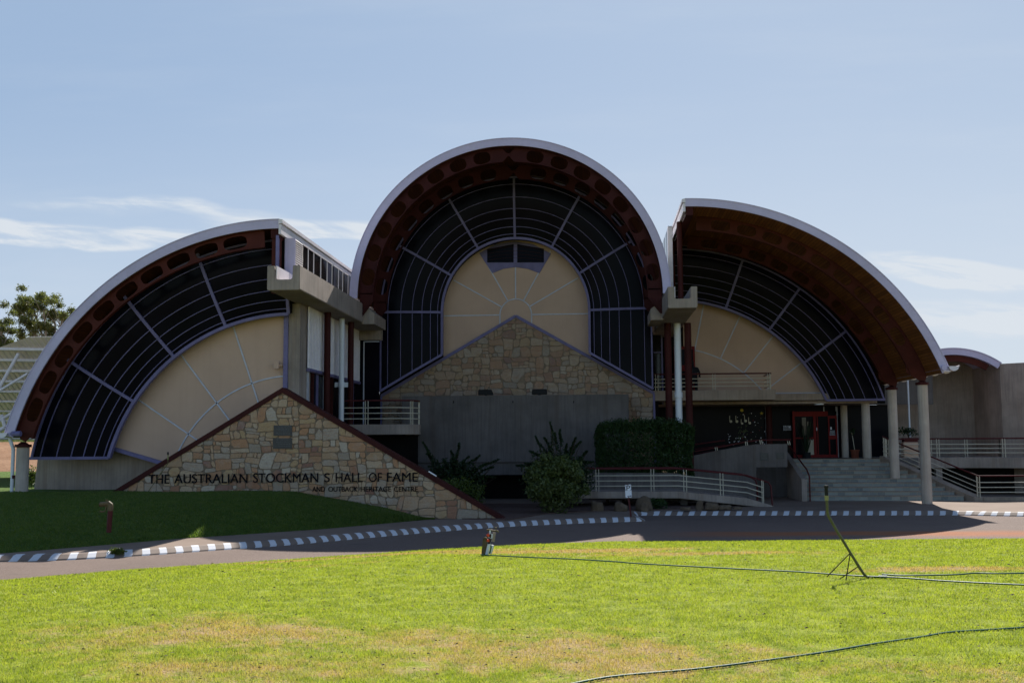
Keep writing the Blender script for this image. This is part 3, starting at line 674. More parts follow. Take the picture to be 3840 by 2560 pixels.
# --- fan-shaped glazed screens
TT = [1, .875, .664, .478, .323, .188, .074, 0]
def lines_mesh(paths, w, d, Y):
    s = B()
    for pts in paths:
        n = len(pts); vs = []
        for i, (x, z) in enumerate(pts):
            a = pts[max(i - 1, 0)]; c_ = pts[min(i + 1, n - 1)]; dx, dz = c_[0] - a[0], c_[1] - a[1]; l = hypot(dx, dz) or 1; nx, nz = -dz / l * w / 2, dx / l * w / 2
            yy = Y(x, z) if callable(Y) else Y
            vs += [(x + nx, yy - d, z + nz), (x - nx, yy - d, z - nz), (x - nx, yy, z - nz), (x + nx, yy, z + nz)]
        fs = [(i * 4 + k, i * 4 + (k + 1) % 4, i * 4 + 4 + (k + 1) % 4, i * 4 + 4 + k) for i in range(n - 1) for k in range(4)] + [(3, 2, 1, 0), (4 * n - 4, 4 * n - 3, 4 * n - 2, 4 * n - 1)]
        s.add(vs, fs)
    return s
def screen(c, ri, ro, Y, path_fn, spokes, label, thin, depth=.35, rimw=.10, outer=True):
    """path_fn(r) -> list of (x,z); surface leans back a little towards the inner rim"""
    def yy(r): t = (r - ri) / (ro - ri); return Y + depth * (1 - t) ** 2
    rad = [ri + (ro - ri) * i / 16 for i in range(17)]; P = [path_fn(r) for r in rad]; n = len(P[0]); s = B()
    vs = [(x, yy(r), z) for r, p in zip(rad, P) for x, z in p]
    s.add(vs, [(i * n + k, i * n + k + 1, (i + 1) * n + k + 1, (i + 1) * n + k) for i in range(16) for k in range(n - 1)])
    g = put('glazed_screen', s, 'glass', mus, smooth=True, label=label)
    for t in TT[1:-1]:
        r = ri + (ro - ri) * t; put('glazing_bar', lines_mesh([path_fn(r)], .021, .05, yy(r)), 'lav', g)
    put('rim', lines_mesh([path_fn(ri)], rimw, .16, yy(ri) + .02), 'lav', g, smooth=True)
    if outer: put('rim', lines_mesh([path_fn(ro - .03)], .06, .08, yy(ro)), 'lav', g, smooth=True)
    for (p, q) in spokes:
        pts = []
        for i in range(9): t = i / 8; x = p[0] + (q[0] - p[0]) * t; z = p[1] + (q[1] - p[1]) * t; pts.append((x, z))
        rr = lambda x, z: yy(min(ro, max(ri, hypot(x - c[0], (z - c[1]) if z > c[1] or not thin else 0))))
        put('spoke', lines_mesh([pts], .095, .09, lambda x, z: rr(x, z) - .0), 'lav', g)
    # end bars
    e0 = [path_fn(r)[0] for r in rad]; e1 = [path_fn(r)[-1] for r in rad]
    yf = lambda pts: (lambda x, z: yy(rad[min(range(len(pts)), key=lambda i: abs(pts[i][0] - x) + abs(pts[i][1] - z))]))
    for e in (e0, e1): put('sill_bar', lines_mesh([e], .09, .12, yf(e)), 'lav', g)
    return g
def pol(c, r, a, side): return (c[0] + side * r * cos(radians(a)), c[1] + r * sin(radians(a)))
YL = 33.9; zbL = at(z2(600, 1022), YL).z; xcL = -9.78
def pathL(r):
    a0 = math.degrees(math.asin((zbL - CL[1]) / r)); a1 = math.degrees(math.acos(min(1, (CL[0] - xcL) / r)))
    return [pol(CL, r, a0 + (a1 - a0) * i / 60, -1) for i in range(61)]
screen(CL, 6.15, 8.56, YL, pathL, [(pol(CL, 6.15, a, -1), pol(CL, 8.68, a, -1)) for a in (33, 51.2, 69.5)], 'dark glazed fan of the left vault', False)
YR = 46.0; CG = (3.41, 1.41); zbR = at(zR(1300, 1432), YR).z
def pathR(r):
    a0 = math.degrees(math.asin((zbR - CG[1]) / r)); return [pol(CG, r, a0 + (89.5 - a0) * i / 60, 1) for i in range(61)]
screen(CG, 6.93, 9.12, YR, pathR, [(pol(CG, 6.93, a, 1), pol(CG, 9.1, a, 1)) for a in (70.3, 53.5, 37)], 'dark glazed fan of the right vault', False)
YC = 44.1; CX = -3.115; CZ = 7.735
def zh(x): return 4.445 + .596 * (5.61 - abs(x - CX))
def pathC(r):
    pts = []
    for i in range(10): pts.append((CX - r, zh(CX - r) + (CZ - zh(CX - r)) * i / 10))
    for i in range(61): a = pi - pi * i / 60; pts.append((CX + r * cos(a), CZ + r * sin(a)))
    for i in range(1, 11): pts.append((CX + r, CZ + (zh(CX + r) - CZ) * i / 10))
    return pts
spC = [(pol((CX, CZ), 3.06, a, 1), pol((CX, CZ), 5.54, a, 1)) for a in (0, 30, 60, 90, 120, 150, 180)]
screen((CX, CZ), 3.06, 5.61, YC, pathC, spC, 'dark glazed fan of the middle vault', True)

# --- cream end walls with silver trims
def trim(paths, Y, parent, w=.045): 
    for p in paths: put('trim', lines_mesh([p], w, .03, Y), 'silver', parent)
YW = 34.6
q = at((392, 1665), YW); q2 = at((600, 1731), YW)
a_s = math.degrees(atan2(q.z - CL[1], CL[0] - q.x)); poly = [pol(CL, 6.32, a_s + (88 - a_s) * i / 40, -1) for i in range(41)]
xr = at((1068, 1200), YW).x; poly = [p for p in poly if p[0] < xr] + [(xr, CL[1] + 6.15), (xr, 1.0), (q2.x, q2.z)]
f = B(); f.prism(poly, YW, YW + .3); w = put('end_wall', f, 'cream', mus, label='cream rendered wall of the left vault')
trim([[pol(CL, 4.19, a, -1), pol(CL, 6.28, a, -1)] for a in (33.5, 52.3, 70.6)] + [[pol(CL, 2.6, a, -1), pol(CL, 4.19, a, -1)] for a in (33.5, 52.3, 70.6)] + [[pol(CL, 4.18, 20 + 69 * i / 40, -1) for i in range(41)]], YW, w)
f = B(); f.obox((q.x, YW - .05, q.z - .05), (q2.x + .2, YW - .05, q2.z - .07), .12, .14, (0, -1, 0)); put('sill', f, 'lav', w)
f = B(); xa, xb = at((1068, 1200), YW).x, at((1084, 1200), YW).x; f.box(xa, xb, YW - .12, YW + .2, 3.6, CHZ0); put('corner_post', f, 'lav', mus)
f = B(); xb2 = at((1135, 1300), 34.9).x; f.box(xb + .002, xb2, 34.55, 35.9, .5, CHZ0 + .0); put('concrete_pier', f, 'concrete', mus)
# small box lamp on the left wall
f = B(); p = at(z4(345, 415), YW - .12); f.box(p.x - .09, p.x + .07, p.y - .12, p.y, p.z - .12, p.z + .12); f.box(p.x + .07, p.x + .16, p.y - .04, p.y, p.z - .03, p.z + .02); f.tube([(p.x + .02, p.y, p.z - .12), (p.x + .08, p.y + .05, p.z - .26), (p.x + .15, p.y + .1, p.z - .33)], .008, 6)
lamp = put('wall_lamp', f, 'cream', mus, bevel=.01)
# concrete wall below the left screen
f = B(); f.prism(xz([z2(345, 1035), z2(900, 1035), z2(960, 905), z2(1480, 1068), z2(1700, 1200), z2(1700, 1420), z2(300, 1420)], 35.1), 35.1, 35.5); put('base_wall', f, 'concrete', mus, label='grey concrete wall below the left glazing')

YE = 45.15
f = B(); pl = [(CX + 3.11 * cos(pi * i / 40), CZ + 3.11 * sin(pi * i / 40)) for i in range(41)] + [(CX - 3.11, 4.7), (CX + 3.11, 4.7)]
f.prism(pl, YE, YE + .3); w = put('end_wall', f, 'cream', mus, label='cream rendered wall of the middle vault')
cs = at(zc(1202, 1290), YE); rs = .67; ccx, ccz = cs.x, CZ - .06
tr = [[pol((ccx, ccz), rs, a, 1), pol((ccx, ccz), r2, a, 1)] for a, r2 in ((0, 3.05), (30, 3.05), (61, 3.08), (90, 2.04), (119, 3.08), (150, 3.05), (180, 3.05))]
tr += [[(ccx - rs, ccz - .4)] + [pol((ccx, ccz), rs, 180 - 180 * i / 24, 1) for i in range(25)] + [(ccx + rs, ccz - .4)]]
trim(tr, YE, w)
# high window over the middle wall
wa = xz([zc(950, 862), zc(1040, 1000), zc(1115, 970), zc(1200, 958), zc(1285, 970), zc(1365, 1000), zc(1445, 865), zc(1320, 800), zc(1195, 780), zc(1060, 800)], YE - .04)
f = B(); f.prism(wa, YE - .04, YE - .005); hw = put('window_panel', f, 'lav', mus, label='lavender panel with two dark panes high in the middle wall')
for xa, xb in ((1005, 1187), (1212, 1396)):
    xm = 1003 if xa < 1100 else 1397
    f = B(); f.prism(xz([zc(xa, 835 if xa < 1100 else 800), zc(xb, 800 if xa < 1100 else 832), zc(xb, 926), zc(xa, 926)], YE - .06), YE - .06, YE - .045); put('pane', f, 'glass', hw)
for k, yq in enumerate((842, 868, 892, 915)):
    put('glazing_bar', lines_mesh([[(lambda p: (p.x, p.z))(at(zc(x, yq + ((x - 1198) / 200) ** 2 * 22 - 22), YE - .08)) for x in range(1005, 1397, 26)]], .009, .01, YE - .07), 'dred', hw)
# sandstone gable of the middle hall
gz = lambda x: 7.57 - .578 * abs(x + 3.135); XA, XB = -8.80, 2.53
f = B(); f.prism([(XA, gz(XA)), (-3.135, 7.57), (XB, gz(XB)), (XB, .5), (XA, .5)], YE - .14, YE - .02); sw = put('stone_gable', f, 'mortar', mus, label='dull sandstone gable of the middle hall')
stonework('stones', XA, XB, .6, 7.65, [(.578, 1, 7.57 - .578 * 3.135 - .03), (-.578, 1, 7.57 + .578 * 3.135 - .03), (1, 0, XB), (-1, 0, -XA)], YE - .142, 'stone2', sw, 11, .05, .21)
f = B(); 
for xa, xb in ((XA - .05, -3.135), (XB + .05, -3.135)): f.obox((xa, YE - .14, gz(xa) + .04), (xb, YE - .14, gz(xb) + .04), .12, .10, (0, -1, 0))
f.box(XA - .07, XA + .0, YE - .2, YE, 3.0, gz(XA)); f.box(XB, XB + .08, YE - .2, YE, 1.0, gz(XB)); put('coping', f, 'lav', sw)
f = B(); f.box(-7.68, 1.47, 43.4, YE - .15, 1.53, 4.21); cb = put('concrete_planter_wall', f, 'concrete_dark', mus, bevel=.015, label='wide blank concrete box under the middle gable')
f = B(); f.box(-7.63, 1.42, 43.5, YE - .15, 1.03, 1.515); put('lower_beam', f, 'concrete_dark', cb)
for px in (662, 1121, 1591):
    p = at(zs(px, 755), 43.38); f = B(); f.box(p.x - .02, p.x + .02, 43.37, 43.4, p.z - .05, p.z + .04); put('spout', f, 'black', cb)
for px, w_ in ((-5.6, .3), (-1.95, .22), (2.0, .3)):
    f = B(); f.tube([(px, 44.2, -.1), (px, 44.2, 1.05)], .2, 16); put('pier', f, 'concrete_dark', cb)
f = B(); f.box(-8.9, 2.6, 44.6, 44.7, -.1, 1.2); put('dark_backing', f, 'void', mus)  # black sheet added to stand for the darkness under the concrete box
f = B(); f.prism([(CL[0] - 8.5 * cos(radians(a)), CL[1] + 8.5 * sin(radians(a))) for a in range(0, 89, 4)] + [(CL[0], CL[1])], 35.6, 35.8); put('backing', f, 'void', mus); f = B(); f.box(2.3, 12.6, 47.6, 47.8, 3.9, 8); put('backing', f, 'void', mus)
f = B(); f.arc(CR, 7.0, RR - .285, 24, 89.9, 46.4, 46.5, 40); put('backing', f, 'void', mus)  # black rings added behind all three screens to block the brightly lit soffit
f = B(); f.arc(CL, 6.2, RL - .29, 90.1, 165, 34.3, 34.36, 40); put('backing', f, 'void', mus)
f = B(); f.arc(CC, 3.3, RC - .295, 0.1, 179.9, 44.55, 44.6, 60); put('backing', f, 'void', mus)
f = B(); f.prism([(CX + 5.6 * cos(pi * i / 40), CZ + 5.5 * sin(pi * i / 40)) for i in range(41)] + [(XA - .25, 4.0), (XA - .25, .5), (XB + .25, .5), (XB + .25, 4.0)], 45.5, 45.65); put('backing', f, 'void', mus)  # black sheet, widened to stop sun leaking in at the wall corners

# floodlights resting on the concrete box
for i, (x0_, x1_, lab) in enumerate(((876, 945, 'black floodlight on top of the concrete box, the left one of two'), (1292, 1360, 'black floodlight on top of the concrete box, the right one of two'))):
    p = at(zs((x0_ + x1_) / 2, 712), 43.6); t = thing('floodlight', lab, 'floodlight', (p.x, 43.65, 4.21), 'floodlights on the concrete box')
    f = B(); f.prism([(p.x - .31, 4.24), (p.x + .31, 4.24), (p.x + .23 if i == 0 else p.x + .3, 4.46), (p.x - .29, 4.46)], 43.52, 43.8); put('housing', f, 'black', t, bevel=.02)
    f = B(); f.box(p.x - .05, p.x + .05, 43.6, 43.7, 4.21, 4.25); put('bracket', f, 'black', t)

# --- wall between left vault and middle vault: corrugated cladding, glass below
XC = -9.45
f = B(); yA, yB = 35.35, 44.2
n_ = int((yB - yA) / .2); prof_ = []
for i in range(n_): y_ = yA + i * .2; prof_ += [(XC, y_), (XC, y_ + .07), (XC + .05, y_ + .10), (XC + .05, y_ + .17)]
f.v = [(x, y, z) for x, y in prof_ for z in (4.83, CHZ0)]; f.f = [(2 * i, 2 * i + 2, 2 * i + 3, 2 * i + 1) for i in range(len(prof_) - 1)]; f.mi = [0] * len(f.f)
put('corrugated_wall', f, 'white', mus)
f = B(); f.tube([(XC + .03, yA, 4.76), (XC + .03, yB, 4.76)], .07, 10); put('rail', f, 'lav', mus, smooth=True)
f = B(); f.box(XC - .08, XC - .05, yA, yB, 2.9, 4.75); sg = put('side_glazing', f, 'glass', mus)
for y, m_ in ((35.45, 'silver'), (36.0, 'dred'), (36.7, 'lav'), (37.7, 'silver'), (38.8, 'dred'), (40.4, 'lav'), (42.3, 'lav')):
    f = B(); wd = .07 if m_ == 'dred' else .03; f.box(XC - .05, XC + .02, y, y + wd * 2.5, 2.9, 4.75); put('frame', f, m_, sg)
f = B(); f.box(-9.5, -8.6, 43.32, 43.4, 2.9, 6.5); bd = put('balcony_door', f, 'glass', mus)
f = B(); xd = at(z4(1140, 300), 43.3).x; f.box(xd - .02, xd + .02, 43.24, 43.31, 2.9, 6.45); f.box(xd, -8.6, 43.24, 43.31, 6.42, 6.46); put('frame', f, 'silver', bd); f = B(); f.box(-9.5, -8.5, 43.2, 43.5, 6.5, 7.3); put('lintel', f, 'concrete', mus)

# --- red round columns and white downpipes under the channels
cols = [(-8.95, 36.3, 2.9), (-8.62, 38.6, 2.9)]
for px, X, zb in ((1228, -9.2, 2.9), (1316, -9.05, 2.9), (2507.6, 2.97, -.05), (2584, 3.74, -.05)):
    Y = atX((px, 1250), X).y if px < 2000 else 42.0
    f = B(); f.tube([(X, Y, zb), (X, Y, CHZ0)], .115 if px < 2000 else .135, 20); c_ = put('column', f, 'dred', mus, smooth=True)
for px, X, zb, zj in ((1282, -9.12, 2.9, 4.45), (2544, 3.35, -.05, 4.1)):
    Y = atX((px, 1250), X).y if px < 2000 else 42.1
    f = B(); f.tube([(X, Y, zb), (X, Y, CHZ0)], .10 if px < 2000 else .135, 20); f.tube([(X, Y, zj - .1), (X, Y, zj + .1)], .125 if px < 2000 else .165, 20)
    if px < 2000: f.box(X - .24, X + .24, Y - .03, Y + .03, zj - .09, zj + .09)
    put('downpipe', f, 'pvc', mus, smooth=True)

# --- railings
def railing(parent, pts, h=.8, posts=None, handmat='rail_red', curve=.06, zoff=0, end=True, gapped=True):
    """pts: list of Vector along the slab edge (z = slab level)"""
    pts = [Vector(p) for p in pts]
    L = [0]
    for a, c_ in zip(pts, pts[1:]): L.append(L[-1] + (c_ - a).length)
    def P(t):
        for i in range(len(pts) - 1):
            if t <= L[i + 1] + 1e-6: return pts[i].lerp(pts[i + 1], (t - L[i]) / max(1e-6, L[i + 1] - L[i]))
        return pts[-1].copy()
    T = L[-1]; up = Vector((0, 0, 1))
    for k in (.24, .47, .70): put('rail_bar', B().tube([p + up * h * k for p in pts], .017, 8), 'cream_rail', parent, smooth=True)
    put('handrail', B().tube([p + up * h for p in pts], .03, 10), handmat, parent, smooth=True)
    if posts is None: n = max(1, round(T / 2.1)); posts = [T * i / n for i in range(n + 1)]
    for t in posts:
        for dd in ((-.05, .05) if gapped else (0,)):
            tt = min(T, max(0, t + dd)); p = P(tt); a = P(max(0, tt - .05)); c_ = P(min(T, tt + .05)); d = (c_ - a); d.z = 0; d.normalize(); nrm = d.cross(up)
            f = B(); q0 = p; path = [q0, q0 + up * h * .85, q0 + up * h * .95 - nrm * -.0, q0 + up * h]
            for u, v in zip(path, path[1:]): f.obox(u, v, .022, .055, nrm)
            put('post', f, 'cream_rail', parent)
def V3(p, z=None): return Vector((p[0], p[1], z if z is not None else p[2]))

# left balcony
zb = 3.0; yf = 39.0
rc = .9; xe = -6.36
edge = [(-9.1, yf), (xe - rc, yf)] + [(xe - rc + rc * sin(radians(a)), yf + rc - rc * cos(radians(a))) for a in (15, 30, 45, 60, 75, 90)] + [(xe - .56, 43.35)]
f = B(); f.slab(edge + [(-9.1, 43.35)], zb - .37, zb); bal = put('balcony', f, 'concrete', mus, bevel=.012, label='small rounded concrete balcony left of the middle hall')
re = [(x - .06, y + .06, zb) for x, y in edge[:-1]] + [(xe - .62, 43.3, zb)]
railing(bal, re, .87, posts=[1.15 - .2, 2.66, 3.6, 4.6])
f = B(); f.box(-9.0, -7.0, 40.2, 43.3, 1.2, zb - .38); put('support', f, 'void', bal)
# right balcony
ybf = 45.0; bl = at(zR(20, 1400), ybf).x; br = at(zR(862, 1400), ybf).x; zt0 = at(zR(430, 1364), ybf).z; zt1 = at(zR(430, 1433), ybf).z
f = B(); f.box(2.45, br, ybf, 47.0, zt1, zt0); bal2 = put('balcony', f, 'concrete_warm', mus, bevel=.01, label='long straight concrete balcony under the right vault')
railing(bal2, [Vector((2.6, ybf + .1, zt0)), Vector((br - .15, ybf + .1, zt0)), Vector((br - .15, 46.9, zt0))], .68, posts=[.1, 2.45, br - 2.85, br - 2.4])
f = B(); f.box(br + .01, 12.0, 46.3, 47.2, zt1 + .02, zt0 - .12); f.box(2.5, 12.0, 46.6, 52.5, zt1 - .12, zt1 - .01); put('lintel', f, 'concrete_warm', mus)
f = B(); p = at(zR(1160, 1440), 46.8); f.tube([(p.x, p.y, zt1 - .12), (p.x, p.y, zt1 - .17)], .2, 20); put('ceiling_light', f, 'pvc', mus, smooth=True)
# cream wall of the right vault
YRW = 47.05
f = B(); n = 40; a0 = 24; pl = [pol(CG, 7.1, a0 + (88.5 - a0) * i / n, 1) for i in range(n + 1)]; xl = at(zR(225, 1000), YRW).x
pl = [p for p in pl if p[0] > xl and p[1] > zt0 - .12]; pl = pl + [(xl, CG[1] + 7.08), (xl, zt0 - .1), (pl[0][0], zt0 - .1)]
f.prism(pl, YRW, YRW + .25); w = put('end_wall', f, 'cream', mus, label='cream rendered wall of the right vault')
trim([[pol(CG, 4.95, a, 1), pol(CG, 7.0, a, 1)] for a in (77.6, 64.2, 50.7, 37.2)] + [[pol(CG, 4.95, 33 + 46 * i / 30, 1) for i in range(31)]] + [[(br - 1.0, zt0 - .06), (11.0, zt0 - .06)]], YRW, w)
# red framed balcony door and glass left of the cream wall
f = B(); p0 = at(zR(165, 1075), 46.9); p1 = at(zR(300, 1240), 46.9); f.box(p0.x, p1.x, 46.9, 47.0, zt0 - .3, p0.z); dr = put('balcony_door', f, 'glass', mus)
f = B()
for xx in (p0.x, (p0.x + p1.x) / 2 + .05, p1.x): f.box(xx - .04, xx + .04, 46.82, 46.9, zt0 - .3, p0.z)
f.box(p0.x - .04, p1.x + .04, 46.81, 46.9, p0.z - .06, p0.z + .06); f.box(p0.x - .04, p1.x + .04, 46.81, 46.9, p1.z + .05, p1.z + .3); put('frame', f, 'door_red', dr)
f = B(); f.box(2.55, 3.0, 46.6, 46.7, 3.9, 7.0); sg2 = put('side_glazing', f, 'pane', mus); f = B(); f.box(3.0, 3.07, 46.55, 46.7, 3.9, 8.0); f.box(2.5, 3.0, 46.55, 46.6, 6.1, 6.16); put('frame', f, 'lav', sg2)

# eave gutters
f = B(); p = at(z2(85, 790), 32.56); ge = Vector((CL[0] - (RL - .12) * cos(radians(14.8)), 0, CL[1] + (RL - .12) * sin(radians(14.8)) - .02))
f.tube([(p.x + .12, 32.55, p.z - .03), (p.x + .12, 58, p.z - .03)], .085, 14); f.tube([(p.x + .10, 32.6, p.z - .03), (p.x + .35, 32.6, p.z - .03)], .085, 14); put('gutter', f, 'lav', roofL, smooth=True)
f = B(); pts = [];
def halfround(b_, x, z, r, y0, y1, n=10):
    vs = []
    for y in (y0, y1):
        for k in range(n + 1): a = pi + pi * k / n; vs.append((x + r * cos(a), y, z + r * sin(a)))
        for k in range(n + 1): a = 2 * pi - pi * k / n; vs.append((x + (r - .012) * cos(a), y, z + (r - .012) * sin(a)))
    m_ = 2 * n + 2
    b_.add(vs, [(k, (k + 1) % m_, m_ + (k + 1) % m_, m_ + k) for k in range(m_)] + [tuple(range(m_ - 1, -1, -1)), tuple(range(m_, 2 * m_))])
    vs = [(x + r * cos(pi + pi * k / n), y0 + .004, z + r * sin(pi + pi * k / n)) for k in range(n + 1)]; b_.add(vs, [tuple(range(n + 1))])
halfround(f, p.x - .22, p.z + .0, .15, 32.55, 58); put('gutter', f, 'white', roofL, smooth=True)
f = B(); xg = p.x - .18; f.tube([(xg, 32.95, p.z - .1), (xg, 32.95, p.z - .22), (at(z2(120, 1000), 32.95).x, 32.95, p.z - .5), (at(z2(120, 1000), 32.95).x, 32.95, .6)], .055, 12); put('downpipe', f, 'pvc', mus, smooth=True)
p = at(ze(1180, 215), 38.5); f = B(); f.tube([(p.x, 38.5, p.z), (p.x, 58, p.z)], .095, 16); put('gutter', f, 'fascia', roofR, smooth=True)
q = at(ze(1255, 215), 38.5); f = B(); halfround(f, q.x, q.z + .06, .17, 38.45, 58)
for i in range(14): halfround(f, q.x - .1, q.z + .04, .21, 39.0 + i * 1.3, 39.06 + i * 1.3)
f.tube([(q.x + .17, 38.4, q.z + .07), (q.x + .17, 58, q.z + .07)], .012, 6); put('gutter', f, 'white', roofR, smooth=True)
f = B(); f.box(p.x - .02, q.x - .1, 38.55, 58, p.z - .13, p.z - .09); put('eave_board', f, 'white', roofR)

# round concrete columns under the eaves
def big_column(X, Y, z0, z1, r=.185):
    f = B(); f.tube([(X, Y, z0), (X, Y, z0 + (z1 - z0) * .38), (X, Y, z0 + (z1 - z0) * .382), (X, Y, z1)], [r, r, r - .002, r - .004], 28); c_ = put('column', f, 'column_concrete', mus, smooth=True)
    f = B(); f.tube([(X, Y, z1), (X, Y, z1 + .09)], r + .055, 28); f.tube([(X, Y, z1 + .09), (X, Y, z1 + .17)], [r - .02, .07], 20); put('cap', f, 'dred', c_, smooth=True)
big_column(12.04, 40.4, -.02, at(ze(997, 355), 40.4).z); big_column(11.97, 44.2, .6, at(ze(742, 395), 44.2).z)
big_column(at(z2(206, 1100), 32.95).x, 32.95, .6, at(z2(205, 922), 32.95).z, .195)
cx_ = at(z2(206, 1100), 32.95).x
f = B(); f.box(cx_ - .34, cx_ - .19, 32.9, 33.0, 1.28, 1.38); put('bracket', f, 'dred', mus)
big_column(at(ze(540, 700), 46.9).x, 46.9, 1.5, zt1 - .02, .18); big_column(at(ze(362, 700), 49.2).x, 49.2, 1.5, zt1, .15)

# ground floor: dark shop front, red entrance door
YG = 49.6; f = B(); f.box(2.3, at((3340, 1600), YG).x, YG, YG + .05, 1.0, zt1 - .1); sf = put('shop_front', f, 'glass', mus, label='dark full-height glazing under the right balcony')
def gx(p): return at(p, YG).x
def gzz(p): return at(p, YG).z
for p in (zd(1232, 600), zd(1800, 470), zd(1918, 470), zd(1935, 700)):
    f = B(); f.box(gx(p) - .02, gx(p) + .02, YG - .05, YG, 1.57 if p[0] < 2900 or p[0] > 3135 else gzz(zd(1800, 500)), zt1 - .15); put('frame', f, 'silver', sf)
f = B(); f.box(2.6, gx(zd(1232, 0)), YG - .05, YG, gzz(zd(900, 404)) - .015, gzz(zd(900, 404)) + .015); f.box(gx(zd(1280, 0)), gx(zd(1920, 0)), YG - .05, YG, gzz(zd(1600, 424)) - .015, gzz(zd(1600, 424)) + .015); put('frame', f, 'silver', sf)
f = B(); f.box(gx(zd(1812, 0)), gx(zd(1918, 0)), YG - .055, YG - .003, gzz(zd(1860, 532)) - .015, gzz(zd(1860, 532)) + .015); put('frame', f, 'silver', sf)
f = B(); xx = gx(zd(1255, 600)); f.tube([(xx, YG - .25, 1.5), (xx, YG - .25, zt1)], .14, 18); put('column', f, 'dred', mus, smooth=True)
YD = YG - .25; dx = lambda x: at(zd(x, 700), YD).x; dz = lambda y: at(zd(1650, y), YD).z
f = B(); f.box(dx(1500), dx(1930), YD + .03, YD + .07, 1.57, dz(510)); door = put('entrance_door', f, 'glass', mus, label='red-framed glass entrance door')
f = B()
for a, c_, e, g in ((1497, 1520, 500, 945), (1700, 1725, 540, 945), (1735, 1745, 540, 945), (1845, 1858, 545, 945), (1918, 1932, 540, 945)): f.box(dx(a), dx(c_), YD - .03, YD + .028, 1.57, dz(e))
f.box(dx(1497), dx(1845), YD - .035, YD + .027, dz(550), dz(503)); f.box(dx(1858), dx(1918), YD - .032, YD + .026, dz(572), dz(545)); f.box(dx(1520), dx(1700), YD - .032, YD + .026, dz(770), dz(755)); f.box(dx(1858), dx(1918), YD - .032, YD + .026, dz(775), dz(738)); f.box(dx(1497), dx(1930), YD - .036, YD + .025, 1.57, dz(925))
put('frame', f, 'door_red', door)
f = B(); f.box(dx(1726), dx(1734), YD - .08, YD - .035, dz(690), dz(660)); put('handle', f, 'silver', door)
for x0_, x1_, y0_ in ((1405, 1485, 640), (1850, 1912, 690)):
    for i in range(4):
        f = B(); n = 5 + i
        for k in range(n): xa = x0_ + (x1_ - x0_) * (k + .1) / n; f.box(dx(xa), dx(xa + (x1_ - x0_) * .6 / n), YD - .006, YD - .002, dz(y0_ + i * 13 + 7), dz(y0_ + i * 13))
        put('window_lettering', f, 'silver', sf)
f = B(); f.box(dx(1866), dx(1880), YD - .006, YD - .002, dz(680), dz(655)); f.box(dx(1458), dx(1472), YD - .006, YD - .002, dz(662), dz(645)); put('notice', f, 'sign_white', sf)
# bamboo and dim foyer seen through the door
f = B()
for i in range(8): xx = dx(1635 + i * 9); f.box(xx, xx + .05, YD - .004, YD + .0, dz(925), dz(775 + 6 * (i % 3)))
put('door_decor', f, 'cream_rail', door)
f = B(); f.box(dx(1590), dx(1630), YD - .004, YD + .0, dz(740), dz(560)); f.box(dx(1640), dx(1655), YD - .004, YD + .0, dz(700), dz(600)); put('door_reflection_panel', f, 'pane', door)
# festive window decals
def star(b_, x, z, r, Y):
    pts = [(x + (r if k % 2 == 0 else r * .42) * sin(k * pi / 5), z + (r if k % 2 == 0 else r * .42) * cos(k * pi / 5)) for k in range(10)]; b_.prism(pts, Y - .008, Y - .002)
f = B(); p = at(zd(1192, 520), YG); star(f, p.x, p.z, .09, YG - .001); p = at(zd(1145, 655), YG); 
put('star_decal', f, 'yellow', sf)
f = B(); p = at(zd(998, 490), YG); f.tube([(p.x, YG - .01, p.z), (p.x, YG - .002, p.z)], .07, 16); put('sun_decal', f, 'yellow', sf)
for i, (x_, y_) in enumerate(((880, 600), (940, 600), (1025, 595), (1065, 615), (992, 620))):
    p = at(zd(x_, y_), YG); k = .75 if i == 4 else 1
    f = B(); f.box(p.x - .012, p.x + .012, YG - .008, YG - .002, p.z, p.z + .26 * k); f.tube([(p.x + .045, YG - .008, p.z), (p.x + .045, YG - .002, p.z)], .06 * k, 12); put('bird_decal', f, 'cream_rail', sf)
f = B(); g = B(); h = B(); rd = random.Random(3)
for i in range(60):
    x_ = rd.uniform(860, 1230); y_ = rd.uniform(540, 850) if x_ > 1100 else rd.uniform(520, 560) if rd.random() < .3 else rd.uniform(700, 850)
    p = at(zd(x_, y_), YG); r = rd.uniform(.008, .026); (f if i % 3 else g if i % 2 else h).tube([(p.x, YG - .007, p.z), (p.x, YG - .002, p.z)], r, 7)
put('snow_dot_decals', f, 'sign_white', sf); put('red_dot_decals', g, 'door_red', sf); put('green_dot_decals', h, 'bush_light', sf)
f = B()
for i in range(26):
    p = at(zd(985 + rd.uniform(-25, 70), rd.uniform(640, 780)), YG); a = rd.uniform(0, 3); f.prism([(p.x - .07 * cos(a), p.z - .07 * sin(a)), (p.x + .02 * sin(a), p.z - .02 * cos(a)), (p.x + .07 * cos(a), p.z + .07 * sin(a)), (p.x - .02 * sin(a), p.z + .02 * cos(a))], YG - .006, YG - .002)
put('leaf_decals', f, 'bush_yel', sf)

